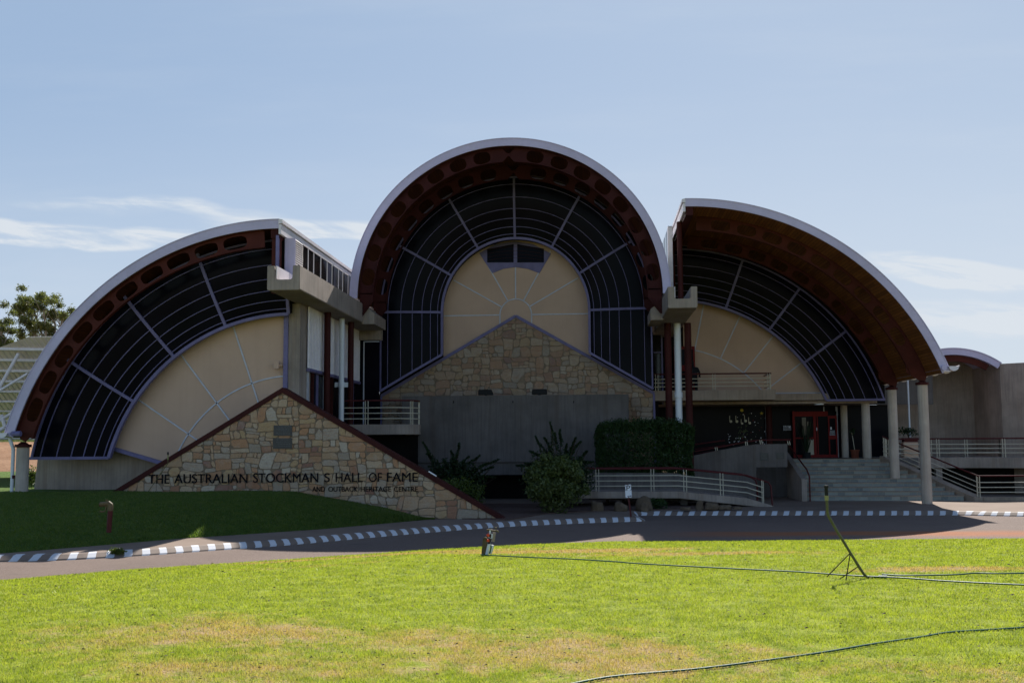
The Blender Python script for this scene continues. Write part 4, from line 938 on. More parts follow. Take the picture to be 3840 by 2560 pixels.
# ------------------------------------------------------------------ stairs, walkway, ramp
SY0 = 42.3; TR = .42; NS = 10
st = thing('entrance_stairs', 'wide flight of grey-green stone steps rising to the red entrance door', 'stairs', (11, 42.3, 0))
xl_ = at((3022, 1871), SY0).x
for k in range(NS):
    y = SY0 + k * TR; z0 = STEP_Z0 + k * STEP_H; pr_ = 3614 - 35 * k; xr_ = at((pr_, 1871 - 17 * k), y).x
    f = B(); f.box(xl_ - .0, xr_, y, 47.2, z0 + (0 if k else -.1), z0 + STEP_H - .03); f2 = B(); f2.box(xl_ - .0, xr_ + .015, y - .02, 47.2, z0 + STEP_H - .03, z0 + STEP_H)
    o = put('step', f, 'steps', st, bevel=0); put('tread', f2, 'concrete_warm', o)
ZL = STEP_Z0 + NS * STEP_H
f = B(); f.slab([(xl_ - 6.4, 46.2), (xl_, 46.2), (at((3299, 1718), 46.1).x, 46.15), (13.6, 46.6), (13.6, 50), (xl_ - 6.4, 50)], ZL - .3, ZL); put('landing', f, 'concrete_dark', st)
# splayed side wall with its railing
p_top = at((3299, 1718), 46.1); p_bot = at((3640, 1872), SY0 - .1)
f = B(); A0 = Vector((p_bot.x + .15, SY0 - .25, .16)); A1 = Vector((p_top.x + .05, 46.1, ZL + .10)); d = .28
f.add([(A0.x - .05, A0.y, -.1), (A1.x - .05, A1.y, -.1), (A1.x + d, A1.y, -.1), (A0.x + d, A0.y, -.1), (A0.x - .05, A0.y, A0.z), (A1.x - .05, A1.y, A1.z), (A1.x + d, A1.y, A1.z), (A0.x + d, A0.y, A0.z)], [(0, 1, 5, 4), (3, 2, 6, 7), (4, 5, 6, 7), (0, 3, 7, 4), (1, 2, 6, 5)])
put('side_wall', f, 'concrete_warm', st)
f = B(); f.box(A0.x + d, 24, SY0 - .30, SY0 - .02, -.1, .17); put('low_wall', f, 'concrete_warm', st)
railing(st, [A1 + Vector((.1, 0, 0)), A0 + Vector((.1, 0, .0)), Vector((22, SY0 - .15, .17))], .80, posts=[.1, (A1 - A0).length + .0, (A1 - A0).length + 4.0])
# walkway slab to the right
wk = thing('raised_walkway', 'raised concrete walkway with a cream railing, running off to the right over a dark undercroft', 'walkway', (16, 47, 0))
we = [(12.2, 46.2), (13.5, 46.7), (15.2, 46.8), (16.8, 46.3), (18.4, 45.2), (20.2, 43.4), (23, 40)]
f = B(); f.slab(we + [(30, 51.6), (12.2, 51.6)], ZL - .42, ZL + .02); put('slab', f, 'concrete', wk, bevel=.01)
railing(wk, [Vector((x, y + .12, ZL + .02)) for x, y in we], .78, posts=[.1, 2.4, 5.0, 7.4, 9.6])
railing(wk, [Vector((x, 47.9, ZL + .02)) for x in (12.9, 17.4)], .78, posts=[.5, 1.6, 3.1, 4.6])
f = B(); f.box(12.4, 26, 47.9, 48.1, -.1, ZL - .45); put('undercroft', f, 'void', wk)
for x in (14.4, 19.2): f = B(); f.box(x, x + .25, 46.9, 47.2, -.1, ZL - .43); put('pier', f, 'concrete', wk)

# ramp
ramp = thing('entrance_ramp', 'low concrete access ramp with cream and red railing in front of the hedge', 'ramp', (3, 39, 0))
YP = 38.9; R0 = at((2180, 1843), YP); R1 = at(zd(380, 1285), YP); R2 = at(zd(1050, 1355), YP + .1); R3 = at(zd(1310, 1408), YP + .1)
zr0 = R1.z; f = B()
f.prism([(R0.x - .6, zr0), (R1.x, zr0), (R2.x, at(zd(1050, 1352), YP).z), (R3.x, .03), (R3.x - .2, -.02), (R2.x, at(zd(1075, 1420), YP).z - .02), (R1.x, zr0 - .24), (R0.x - .6, zr0 - .24)], YP, YP + 1.7); put('slab', f, 'concrete', ramp, bevel=.01)
zA2 = at(zd(1050, 1352), YP).z
rp = [Vector((R0.x - .5, YP + .08, zr0)), Vector((R1.x, YP + .08, zr0)), Vector((R2.x, YP + .08, zA2)), Vector((R3.x - .35, YP + .08, .12))]
def tt(px): 
    x = at((px, 1850), YP).x; acc = 0
    for a, c_ in zip(rp, rp[1:]):
        if x <= c_.x: return acc + (c_ - a).length * max(0, (x - a.x) / (c_.x - a.x))
        acc += (c_ - a).length
    return acc
railing(ramp, rp, .80, posts=[tt(2200), tt(2241), tt(2448), tt(2571), tt(2708), tt(2888)])
e = rp[-1]; f = B(); f.tube([e + Vector((0, 0, .8)), e + Vector((.18, 0, .74)), e + Vector((.27, 0, .6)), e + Vector((.30, 0, -.1))], .03, 10); put('handrail_end', f, 'rail_red', ramp, smooth=True)
rq = [p + Vector((0, 1.45, .0)) for p in rp]; rq[-1] = rq[-1].lerp(rq[-2], .35)
f = B(); f.tube([p + Vector((0, 0, .8)) for p in rq] + [rq[-1] + Vector((.15, 0, .7)), rq[-1] + Vector((.2, 0, .5)), rq[-1] + Vector((.2, 0, -.1))], .03, 10); put('handrail', f, 'rail_red', ramp, smooth=True)
f = B(); f.prism([(R0.x + .25, .2), (R0.x + .25, zr0 + .62), (R1.x, zr0 + .60), (R2.x, zA2 + .36), (R2.x + .5, zA2 + .25), (R2.x + .5, .05)], YP + 1.72, YP + 1.9); put('backing', f, 'concrete_dark', ramp)
for px in (430, 830, 1100):
    p = at(zd(px, 1400), YP + .9); f = B(); f.box(p.x - .12, p.x + .12, YP + .8, YP + 1.0, -.1, max(.02, zr0 - .25)); put('pier', f, 'concrete_dark', ramp)
# upper ramp wall and the left cheek of the stairs
up = thing('ramp_wall', 'tall grey concrete wall with two plaques, left of the stone steps', 'wall', (6, 43.5, 0))
YU = 43.2
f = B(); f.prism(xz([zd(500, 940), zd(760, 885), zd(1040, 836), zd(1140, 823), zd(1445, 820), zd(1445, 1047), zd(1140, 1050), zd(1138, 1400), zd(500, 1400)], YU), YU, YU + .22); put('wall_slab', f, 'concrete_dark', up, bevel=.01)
for a, c_, e, g, lab in ((1180, 1256, 908, 983, 'square dark plaque'), (1334, 1412, 907, 965, 'wide dark plaque')):
    f = B(); p0, p1 = at(zd(a, g), YU), at(zd(c_, e), YU); f.box(p0.x, p1.x, YU - .025, YU - .001, p0.z, p1.z); pq = put('plaque', f, 'bronze', up, label=lab)
    f = B(); n = 5
    for i in range(n): zz = p1.z - (p1.z - p0.z) * (i + .8) / (n + .6); ins = .05 + .03 * ((i * 7) % 3); f.box(p0.x + ins, p1.x - ins, YU - .028, YU - .0255, zz, zz + .012)
    put('inscription', f, 'worn_text', pq)
f = B(); f.prism(xz([zd(1136, 1048), zd(1470, 1040), zd(1470, 1330), zd(1136, 1380)], 45.2), 45.2, 45.4); put('recess_wall', f, 'concrete_dark', up)
x1c = at(zd(1640, 1300), SY0 - .2).x
f = B(); za = at(zd(1605, 1165), SY0 - .2).z; ztp = at(zd(1445, 820), 47).z
x0c = x1c - .2
f.add([(x0c, SY0 - .2, -.1), (x1c - .01, SY0 - .2, -.1), (x1c - .01, 47.2, -.1), (x0c - .02, 47.2, -.1), (x0c, SY0 - .2, za), (x1c - .01, SY0 - .2, za), (x1c - .01, 47.2, ztp), (x0c - .02, 47.2, ztp), (x0c, SY0 - .2 + .0, za), (x1c - .01, SY0 - .2, za)],
      [(0, 1, 5, 4), (1, 2, 6, 5), (2, 3, 7, 6), (3, 0, 4, 7), (4, 5, 6, 7)]); put('cheek_wall', f, 'concrete', up)
f = B(); f.tube([(x1c + .1, SY0 - .18, -.02), (x1c + .1, SY0 - .18, za + .1), (x1c + .1, SY0 + .3, za + .35), (x1c + .1, 47.0, ztp + .12)], .03, 10); put('handrail', f, 'rail_red', up, smooth=True)
hr = [at(zd(*p), 43.5) for p in ((540, 893), (830, 842), (1040, 798), (1180, 782), (1480, 779))]
f = B(); f.tube(hr, .03, 10); put('handrail', f, 'rail_red', up, smooth=True)
for px, yb_, yt_ in ((752, 888, 852), (1047, 835, 797), (1190, 822, 782), (1462, 830, 792)):
    for dx_ in (-.035, .035): a_, c_ = at(zd(px, yb_), 43.4), at(zd(px, yt_), 43.4); f = B(); f.obox((a_.x + dx_, 43.4, a_.z), (c_.x + dx_ - .03, 43.4, c_.z), .025, .05, (0, 1, 0)); put('post', f, 'cream_rail', up)
f = B(); a_ = at(zd(540, 825), 47); c_ = at(zd(830, 785), 47)
for dz_ in (0, -.2, -.4, -.6): f.tube([a_ + Vector((0, 0, dz_)), c_ + Vector((0, 0, dz_))], .03 if dz_ == 0 else .017, 8)
put('far_rail', f, 'rail_red', up, smooth=True)

# ------------------------------------------------------------------ stone sign wall
YS = 32.9
sg = thing('stone_sign_wall', 'triangular sandstone wall with black lettering and a dark red coping', 'wall', (-9, 33, 0))
aL = at(z2(1000, 1345), YS); ap = at((1061, 1450), YS); aR = at((1893, 1948), YS)
f = B(); f.prism([(aL.x - .4, -.1), (aL.x - .4, aL.z - .3), (ap.x, ap.z - .05), (aR.x - .02, aR.z - .02), (aR.x - .02, -.1)], YS, YS + .4); sfc = put('stone_face', f, 'mortar', sg)
_s1 = (ap.z - .05 - aL.z + .3) / (ap.x - aL.x + .4); _s2 = (ap.z - .05 - aR.z + .02) / (aR.x - .02 - ap.x)
stonework('stones', aL.x - .4, aR.x, 0, 4.1, [(-_s1, 1, ap.z - .06 - _s1 * ap.x), (_s2, 1, ap.z - .06 + _s2 * ap.x), (0, -1, .05)], YS - .002, 'stone', sfc, 5, .035, .16)
f = B(); sl = (ap.z - aL.z) / (ap.x - aL.x); L0 = Vector((aL.x - 1.0, YS + .18, aL.z - sl * 1.0)); A_ = Vector((ap.x, YS + .18, ap.z)); R_ = Vector((aR.x + .05, YS + .18, aR.z + .0))
h = .19; yy0, yy1 = YS - .06, YS + .46
f.prism([(L0.x, L0.z - .02), (A_.x, A_.z - .02), (A_.x, A_.z - .19), (L0.x, L0.z - .19)], yy0, yy1); f.prism([(A_.x, A_.z - .02), (R_.x + .1, R_.z - .04), (R_.x - .15, R_.z - .04), (A_.x, A_.z - .19)], yy0, yy1)
put('coping', f, 'dred', sg)
for a, c_, e, g, lines in ((312, 482, 965, 1062, 7), (306, 482, 1083, 1180, 4)):
    p0, p1 = at(z4(a, g), YS), at(z4(c_, e), YS); f = B(); f.box(p0.x, p1.x, YS - .05, YS - .02, p0.z, p1.z); pq = put('plaque', f, 'bronze', sg)
    f = B(); rd = random.Random(a)
    for i in range(lines):
        zz = p1.z - (p1.z - p0.z) * (i + .7) / (lines + .8); x = p0.x + .06 + rd.uniform(0, .12)
        while x < p1.x - .1: w_ = rd.uniform(.03, .09); f.box(x, min(x + w_, p1.x - .05), YS - .054, YS - .0505, zz - .008, zz + .010); x += w_ + .02
    put('inscription', f, 'worn_text', pq)
def text(word, x0, x1, z0, hcap, Y, name, m_, parent, th=.03):
    cu = bpy.data.curves.new('txt', 'FONT'); cu.body = word; cu.size = 1; cu.extrude = .5; cu.offset = 0
    o = bpy.data.objects.new('txt', cu); COL.objects.link(o); bpy.context.view_layer.update()
    me = bpy.data.meshes.new_from_object(o.evaluated_get(bpy.context.evaluated_depsgraph_get())); bpy.data.objects.remove(o)
    vs = np.array([v.co[:] for v in me.vertices]); mn = vs.min(0); mx = vs.max(0); b_ = B()
    X = x0 + (vs[:, 0] - mn[0]) / (mx[0] - mn[0]) * (x1 - x0); Z = z0 + (vs[:, 1] - mn[1]) / (mx[1] - mn[1]) * hcap; Yv = Y - th * (vs[:, 2] - mn[2]) / (mx[2] - mn[2] + 1e-9)
    b_.add(list(zip(X, Yv, Z)), [tuple(p.vertices) for p in me.polygons]); bpy.data.meshes.remove(me)
    return put(name, b_, m_, parent)
for word, a, c_, ytop, ybot in (('THE', (1370 / 2.45), (1562 / 2.45), 1778, 1812), ('AUSTRALIAN', 1607 / 2.45, 900 + 74 / 2.45, 1776, 1811), ('STOCKMAN', 900 + 125 / 2.45, 900 + 722 / 2.45, 1773, 1808.5), ('S', 900 + 778 / 2.45, 900 + 828 / 2.45, 1772.5, 1806.5), ('HALL', 900 + 882 / 2.45, 900 + 1130 / 2.45, 1772, 1806), ('OF', 900 + 1187 / 2.45, 900 + 1305 / 2.45, 1771.5, 1805.5), ('FAME', 900 + 1352 / 2.45, 900 + 1636 / 2.45, 1771, 1805)):
    p0, p1 = at((a, ybot), YS), at((c_, ytop), YS); text(word, p0.x, p1.x, p0.z, at((a, ytop), YS).z - p0.z, YS - .034, 'lettering', 'letter', sg)
for word, a, c_ in (('AND', 668, 782), ('OUTBACK', 815, 1083), ('HERITAGE', 1112, 1390), ('CENTRE', 1417, 1636)):
    p0, p1 = at((900 + a / 2.45, 1842), YS), at((900 + c_ / 2.45, 1821.5), YS); text(word, p0.x, p1.x, p0.z, .152, YS - .03, 'lettering', 'letter', sg, .02)
# white tag on the coping
p = at(z4(1770, 1410), YS - .08); f = B(); dv = Vector((1, 0, -.596)).normalized() * .14; f.obox(p - dv, p + dv, .03, .06, (0, -1, 0)); put('label_tag', f, 'sign_white', sg)

# ------------------------------------------------------------------ concrete hall at far right
fr_ = thing('concrete_hall', 'board-marked concrete hall with its own low curved roof at the far right', 'building', (18, 48.2, 0))
pts = [at(p, 48.2) for p in (z8(520, 130), z8(640, 124), z8(800, 150), z8(930, 195), z8(1020, 250))]
A_ = np.array([[2 * p.x, 2 * p.z, 1] for p in pts]); bb = np.array([p.x ** 2 + p.z ** 2 for p in pts]); s_ = np.linalg.lstsq(A_, bb, rcond=None)[0]; cf = (s_[0], s_[1]); Rf = sqrt(s_[2] + s_[0] ** 2 + s_[1] ** 2)
af = math.degrees(atan2(pts[-1].z - cf[1], pts[-1].x - cf[0]))
f = B(); f.arc(cf, Rf - .28, Rf, af, 130, 48.2, 48.3, 60); f.arc(cf, Rf - .02, Rf + .02, af, 130, 48.16, 62, 60); put('roof_edge', f, 'fascia', fr_, smooth=True)
f = B(); f.arc(cf, Rf - .56, Rf - .30, af + 6, 130, 48.4, 48.5, 40); put('rib', f, 'red', fr_, smooth=True)
f = B(); p1_ = at(z8(1003, 500), 48.2); x_ = p1_.x + .45; xm_ = at((3300, 1600), 51.6).x; f.prism([(xm_, 0), (x_, 0)] + [(cf[0] + (Rf - .04) * cos(radians(a)), cf[1] + (Rf - .04) * sin(radians(a))) for a in range(int(af) + 1, 91, 2) if cf[0] + (Rf - .04) * cos(radians(a)) > xm_ and cf[0] + (Rf - .04) * cos(radians(a)) < x_] + [(cf[0], cf[1] + Rf - .04), (xm_, cf[1] + Rf - .04)], 51.6, 52); put('wall_panel', f, 'concrete', fr_, label='shaded recessed wall panel')
f = B(); pt = at(z8(1005, 255), 48.2); pe = at((3900, 1356), 46.9)
f.add([(pt.x, 48.2, 0), (pe.x, 46.9, 0), (pe.x, 46.9, pe.z), (pt.x, 48.2, pt.z), (pt.x, 52, 0), (pe.x + 3, 52, 0), (pe.x + 3, 52, pe.z), (pt.x, 52, pt.z)], [(0, 1, 2, 3), (3, 2, 6, 7), (0, 3, 7, 4), (4, 7, 6, 5), (1, 5, 6, 2)]); put('wall_panel', f, 'concrete', fr_, label='taller right-hand wall panel')
f = B(); a_ = at((3404, 1425), 48.4); c_ = at((3408, 1638), 48.4); f.tube([(a_.x, 48.4, a_.z), (a_.x, 48.4, c_.z)], .04, 12); put('downpipe', f, 'pvc', fr_, smooth=True)

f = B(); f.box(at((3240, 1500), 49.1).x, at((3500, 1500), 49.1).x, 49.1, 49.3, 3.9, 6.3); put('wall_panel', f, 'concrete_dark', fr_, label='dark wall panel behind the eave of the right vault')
# ------------------------------------------------------------------ plants
def leaf_obj(name, centers, size, m_, parent=None, flat=.5, aspect=2.2, **kw):
    n = len(centers); C_ = np.array(centers, dtype=np.float64); off = _base(parent) if parent else Vector((0, 0, 0)); C_ = C_ - np.array(off)
    d = RNG.normal(size=(n, 3)); d /= np.linalg.norm(d, axis=1)[:, None]; e = RNG.normal(size=(n, 3)); e -= (e * d).sum(1)[:, None] * d; e /= np.linalg.norm(e, axis=1)[:, None]
    s = size * RNG.uniform(.6, 1.3, size=(n, 1)); a = d * s; b_ = e * s / aspect
    V = np.stack([C_ - a, C_ + b_ * .9 - a * .1, C_ + a, C_ - b_ * .9 - a * .1], 1).reshape(-1, 3)
    me = bpy.data.meshes.new(name); me.vertices.add(4 * n); me.vertices.foreach_set('co', V.ravel().astype(np.float32)); me.loops.add(4 * n); me.loops.foreach_set('vertex_index', np.arange(4 * n, dtype=np.int32))
    me.polygons.add(n); me.polygons.foreach_set('loop_start', np.arange(0, 4 * n, 4, dtype=np.int32)); me.polygons.foreach_set('loop_total', np.full(n, 4, dtype=np.int32))
    at_ = me.attributes.new('tint', 'FLOAT', 'POINT'); at_.data.foreach_set('value', np.repeat(RNG.uniform(0, 1, n), 4).astype(np.float32))
    me.materials.append(MAT[m_]); me.update(); me.validate(); o = bpy.data.objects.new(name, me); COL.objects.link(o)
    if parent: o.parent = parent
    for k, v in kw.items(): o[k] = v
    return o
def blob_pts(n, c, r, shell=.55, lump=.25, fr=1.5):
    out = []
    while len(out) < n:
        d = Vector(RNG.normal(size=3)).normalized(); q = shell + (1 - shell) * RNG.random(); q *= 1 + lump * mnoise.noise(Vector(c) * .7 + d * fr)
        p = Vector((c[0] + d.x * r[0] * q, c[1] + d.y * r[1] * q, c[2] + d.z * r[2] * q)); out.append(tuple(p))
    return out
def plant(name, label, cat, base, leaves, size, m_, stems, group=None, aspect=2.2):
    t = thing(name, label, cat, base, group); leaf_obj('foliage', leaves, size, m_, t, aspect=aspect)
    f = B()
    for a, c_, r in stems: f.tube([a, Vector(a).lerp(Vector(c_), .5) + Vector((random.uniform(-.08, .08), random.uniform(-.08, .08), 0)), c_], [r, r * .7, r * .3], 6)
    put('stem', f, 'twig', t, smooth=True); return t
# hedge: clipped box
hx0, hx1 = at((2236, 1700), 40.9).x, at((2600, 1700), 40.9).x; hz1 = at((2400, 1585), 40.9).z
pts = []
for i in range(46000):
    u, v, w_ = RNG.random(3); face = int(RNG.choice([0, 0, 0, 1, 2, 3, 3, 4]))
    if face == 0: v = RNG.random() ** 2 * .2
    elif face == 1: u = RNG.random() * .06
    elif face == 2: u = 1 - RNG.random() * .06
    elif face == 3: w_ = 1 - RNG.random() * .10
    x = hx0 + (hx1 - hx0) * u; y = 40.75 + 1.1 * v; z = .3 + (hz1 - .3) * w_
    k = (abs(u - .5) * 2) ** 7 * .30; z -= k * max(0, (w_ - .5) * 2)
    n_ = mnoise.noise(Vector((x * 1.4, y * 1.4, z * 1.4))) * .10 + mnoise.noise(Vector((x * 5, y * 5, z * 5))) * .05
    pts.append((x + n_ + (.07 if u > .94 else 0) * sin(z * 3), y + n_, z + n_ + (RNG.random() ** 6 * .22 if w_ > .9 else 0)))
plant('clipped_hedge', 'tall dark green clipped box hedge behind the ramp, right of the concrete box', 'hedge', ((hx0 + hx1) / 2, 41.5, .3), pts, .05, 'hedge', [((hx0 + .4 + i * .6, 41.4, .0), (hx0 + .5 + i * .6, 41.5, 1.6), .05) for i in range(5)])
def sprays(tips, base, n, spread=.12):
    out = []
    for tp in tips:
        tp = Vector(tp); bs = Vector(base)
        for i in range(n):
            t = RNG.random() ** .55; p = bs.lerp(tp, t); p += Vector((mnoise.noise(tp * 3 + Vector((t * 2, 0, 0))), 0, mnoise.noise(tp * 3 + Vector((0, t * 2, 5))) + .6)) * .22 * sin(t * pi); s = spread * (1.2 - t) ** 1.3; out.append(tuple(p + Vector(RNG.normal(size=3)) * s))
    return out
# dark spiky bush behind the sign wall
Yb = 38.6; c_ = at((1700, 1800), Yb); base = Vector((c_.x, Yb, .1)); tips = [at(p, Yb + RNG.uniform(-.4, .4)) for p in ((1585, 1655), (1600, 1700), (1675, 1745), (1745, 1745), (1835, 1735), (1705, 1725), (1780, 1765), (1860, 1790), (1640, 1735), (1690, 1690), (1722, 1660), (1760, 1710), (1800, 1705), (1872, 1720), (1850, 1750), (1610, 1800), (1660, 1720), (1820, 1790))]
pts = blob_pts(9000, (c_.x, Yb, c_.z - .15), (1.15, .8, .85), .2, .4, 2.2) + sprays(tips, (c_.x + RNG.uniform(-.1, .1), Yb, c_.z - .3), 260, .06)
plant('spiky_shrub', 'dark spiky shrub against the concrete box, behind the sloping coping', 'shrub', base, pts, .055, 'bush_dark', [(base, t, .02) for t in tips])
Yb = 36.2; c_ = at((1700, 1850), Yb); base = Vector((c_.x, Yb, .05)); pts = blob_pts(7000, (c_.x, Yb, c_.z - .1), (1.05, .7, .62), .45, .4, 2.6)
plant('low_shrub', 'low yellow-green shrub peeping over the sloping red coping', 'shrub', base, pts, .05, 'bush_yel', [(base, Vector(p), .012) for p in pts[:14]])
Yb = 38.2; c_ = at((2095, 1770), Yb); base = Vector((c_.x, Yb, .1)); tips = [at(p, Yb + RNG.uniform(-.4, .4)) for p in ((2062, 1582), (2040, 1640), (2125, 1665), (2185, 1720), (1965, 1735), (1995, 1740), (2145, 1690), (2215, 1770), (2008, 1635), (2100, 1610), (2160, 1640), (1935, 1745), (1985, 1690), (2205, 1690), (2225, 1730), (2080, 1620), (2180, 1655))]
pts = blob_pts(10000, (c_.x, Yb, c_.z - .2), (1.25, .8, 1.0), .2, .4, 2.0) + sprays(tips, (c_.x, Yb, c_.z - .2), 260, .06)
plant('arching_shrub', 'tall dark shrub with arching branches between the concrete box and the hedge', 'shrub', base, pts, .055, 'bush_dark', [(base, t, .02) for t in tips])
Yb = 35.6; c_ = at((2080, 1810), Yb); base = Vector((c_.x, Yb, .03)); pts = []
for i in range(46):
    a = RNG.uniform(0, 2 * pi); e = RNG.uniform(-.2, 1.4); rr_ = RNG.uniform(.7, 1.05); q_ = (c_.x + 1.0 * rr_ * cos(a) * cos(e), Yb + .7 * rr_ * sin(a) * cos(e), .85 + .98 * rr_ * sin(e)); pts += blob_pts(190, q_, (.24, .22, .2), .1, .6, 3)
pts += blob_pts(2500, (c_.x, Yb, .8), (.85, .6, .75), .5, .4, 2)
plant('leafy_bush', 'rounded light green bush with broad leaves in front of the arching shrub', 'bush', base, pts, .062, 'bush_light', [(base, Vector(p), .015) for p in pts[:20]], aspect=1.7)
# low weeds and rocks in the bed
f_ = at(zd(170, 1390), 37.5); pts = blob_pts(900, (f_.x, 37.5, .2), (.35, .3, .22), .1, .3)
plant('weed_clump', 'small dark weed growing under the ramp slab', 'weed', (f_.x, 37.5, .03), pts, .05, 'hedge', [((f_.x, 37.5, 0), (f_.x, 37.5, .2), .01)])
def rock(x, y, r, lab, sq=1):
    bm = bmesh.new(); bmesh.ops.create_icosphere(bm, subdivisions=3, radius=1)
    for v in bm.verts:
        n_ = 1 + .35 * mnoise.noise(v.co * 1.3 + Vector((x * 3, y, 0))) + .1 * mnoise.noise(v.co * 4 + Vector((x, y, 0))); c0 = v.co.copy()
        k = max(abs(c0.x), abs(c0.y), abs(c0.z)); c0 = c0.lerp(c0 / k, .45); v.co = Vector((c0.x * r * n_, c0.y * r * .8 * n_, max(-.3, c0.z) * r * sq * n_))
    me = bpy.data.meshes.new('rock'); bm.to_mesh(me); bm.free(); me.materials.append(MAT['rock']); me.polygons.foreach_set('use_smooth', [True] * len(me.polygons))
    o = bpy.data.objects.new('rock', me); COL.objects.link(o); o.location = (x, y, .03 + r * .25); o['label'] = lab; o['category'] = 'rock'; o['group'] = 'rocks edging the planting bed'
for (px, r, lab, sq) in ((40, .26, 'largest squarish rock below the left end of the ramp', 1.3), (2239.5, .0, '', 1), (590, .13, 'narrow upright rock under the ramp slab', 1.9), (700, .22, 'broad brown rock under the ramp, right of the upright one', .9), (800, .15, 'small rock under the ramp, second from the right', .8), (860, .17, 'rounded rock under the ramp, third from the right', .7), (955, .14, 'flat low rock nearest the foot of the ramp', .5)):
    if r: p = at(zd(px, 1410), 36.9); rock(p.x, 36.9 + (px % 3) * .1, r, lab, sq)
for (px, r, lab, sq) in ((1412, .20, 'squarish rock left of the parking sign post', 1.3), (1640, .22, 'pale rough rock just left of the parking sign post', 1.0), (1875, .15, 'rock just right of the parking sign post', 1.3), (2275, .16, 'flat rock furthest right of the parking sign post', .5)):
    p = at(zB(px, 300), 36.6); rock(p.x, 36.6, r, lab, sq)

# eucalypts beyond the canopy
def tree(base, h, cl, n, lab, s=.16):
    t = thing('eucalyptus_tree', lab, 'tree', base, 'gum trees beyond the left vault'); bs = Vector(base); f = B(); top = bs + Vector((0, 0, h * .55))
    f.tube([bs, bs + Vector((.2, 0, h * .3)), top], [.32, .24, .15], 10)
    for c_, r in cl:
        c_ = Vector(c_); m_ = top.lerp(c_, .5) + Vector((RNG.uniform(-.3, .3), 0, RNG.uniform(-.4, .2))); f.tube([top, m_, c_], [.13, .08, .03], 6)
        for j in range(5): e = c_ + Vector(RNG.normal(size=3)) * r * .6; f.tube([m_.lerp(c_, .6), e], [.035, .012], 4)
    put('trunk', f, 'bark', t, smooth=True); pts = []
    for c_, r in cl:
        for j in range(7):
            sc = Vector(c_) + Vector(RNG.normal(size=3)) * r * .5; pts += blob_pts(int(n * r * r), tuple(sc), (r * .46, r * .46, r * .36), .1, .6, 2)
    leaf_obj('crown', pts, s, 'gum', t, aspect=3.2)
Yt = 75
def TP(px, py, dy=0): return tuple(at((px, py), Yt + dy))
b0 = at((175, 1660), Yt); tree((b0.x, Yt, 1.5), 11, [(TP(80, 1150), 1.0), (TP(60, 1165, 1), .7), (TP(120, 1140), 1.0), (TP(165, 1150, -1), 1.0), (TP(205, 1165), 1.0), (TP(105, 1200), 1.0), (TP(150, 1225), 1.1), (TP(235, 1185), 1.0), (TP(262, 1200, 1), .8), (TP(200, 1240), 1.1), (TP(120, 1260), 1.0), (TP(180, 1280), 1.0)], 230, 'tall open-crowned gum tree just left of the left vault', .115)
b0 = at((-40, 1660), Yt - 5); tree((b0.x, Yt - 5, 1.5), 8, [(TP(15, 1215, -5), .8), (TP(-20, 1240, -5), 1.1), (TP(22, 1262, -5), .9), (TP(-10, 1310, -5), 1.1), (TP(25, 1330, -5), .8), (TP(5, 1375, -5), 1.1)], 300, 'smaller dense gum tree cut by the left edge of the photo', .10)
for px, lab in ((-60, 'dark low tree under the canopy at the left edge'), (60, 'dark low tree seen between the canopy tubes'), (150, 'dark low tree beside the left vault column')):
    c_ = at((px, 1590), 90); t = thing('low_tree', lab, 'tree', (c_.x, 90, 2.5), 'low trees behind the dirt bank'); f = B(); f.tube([(c_.x, 90, 2), (c_.x, 90, c_.z)], .15, 8); put('trunk', f, 'bark', t)
    leaf_obj('crown', blob_pts(5000, tuple(c_), (2.4, 2, 2.1), .3, .4, 2), .22, 'gum', t)
f_ = at(z2(290, 1240), 36.0); pts = blob_pts(500, (f_.x, 36, 1.25), (.22, .2, .4), .1, .4)
plant('garden_shrub', 'small sunlit shrub in the gap beside the left concrete column', 'shrub', (f_.x, 36, .85), pts, .05, 'bush_yel', [((f_.x, 36, .8), (f_.x, 36, 1.5), .01)])

# steel canopy at the left edge
can = thing('steel_canopy', 'white tubular steel canopy with tilted corrugated sheets at the left edge', 'canopy', (-24, 46, 0))
TA = lambda px, py: at((px, py), 45)
top = at((105, 1273), 44); x1 = -17.0
def cz_(t): return (44 + 7 * t, top.z - (top.z - 2.4) * t)       # y,z along the slope
f = B()
for i in range(12): 
    xa = top.x + .25 - i * 1.05
y0_, z0_ = cz_(0); y1_, z1_ = cz_(1)
xl0 = top.x; f.add([(xl0, y0_, z0_ + .1), (xl0 + 12, y0_, z0_ + .1), (xl0 + 12, y1_, z1_ + .1), (xl0 - 1, y1_, z1_ + .1), (xl0, y0_, z0_ + .13), (xl0 + 12, y0_, z0_ + .13), (xl0 + 12, y1_, z1_ + .13), (xl0 - 1, y1_, z1_ + .13)], [(3, 2, 1, 0), (4, 5, 6, 7), (0, 1, 5, 4), (3, 0, 4, 7)])
f.add([(xl0, y0_, z0_ + .1), (xl0 - 1, y1_, z1_ + .1), (xl0 - 9, y1_, z1_ + .1), (xl0 - 5.0, y0_ + 1.8, cz_(.26)[1] + .1)], [(0, 1, 2, 3)])
put('roof_sheet', f, 'canopy_sheet', can)
for i in range(10):
    t = .09 + i * .098; y, z = cz_(t); f = B(); f.tube([(-34, y, z - .04 + .35), (x1, y, z - .04 - .12)], .075, 10); put('purlin', f, 'white', can, smooth=True)
for p, q, r in (((70, 1325), (-40, 1520), .075), ((104, 1400), (-60, 1500), .06), ((5, 1555), (20, 1600), .09), ((20, 1600), (-30, 1630), .09), ((-30, 1640), (120, 1640), .10), ((60, 1540), (0, 1575), .08)):
    a_ = at(p, 44.6 if p[1] < 1500 else 46.5); c_ = at(q, 44.6 if p[1] < 1500 else 46.5); f = B(); f.tube([a_, c_], r, 10); put('brace', f, 'white', can, smooth=True)

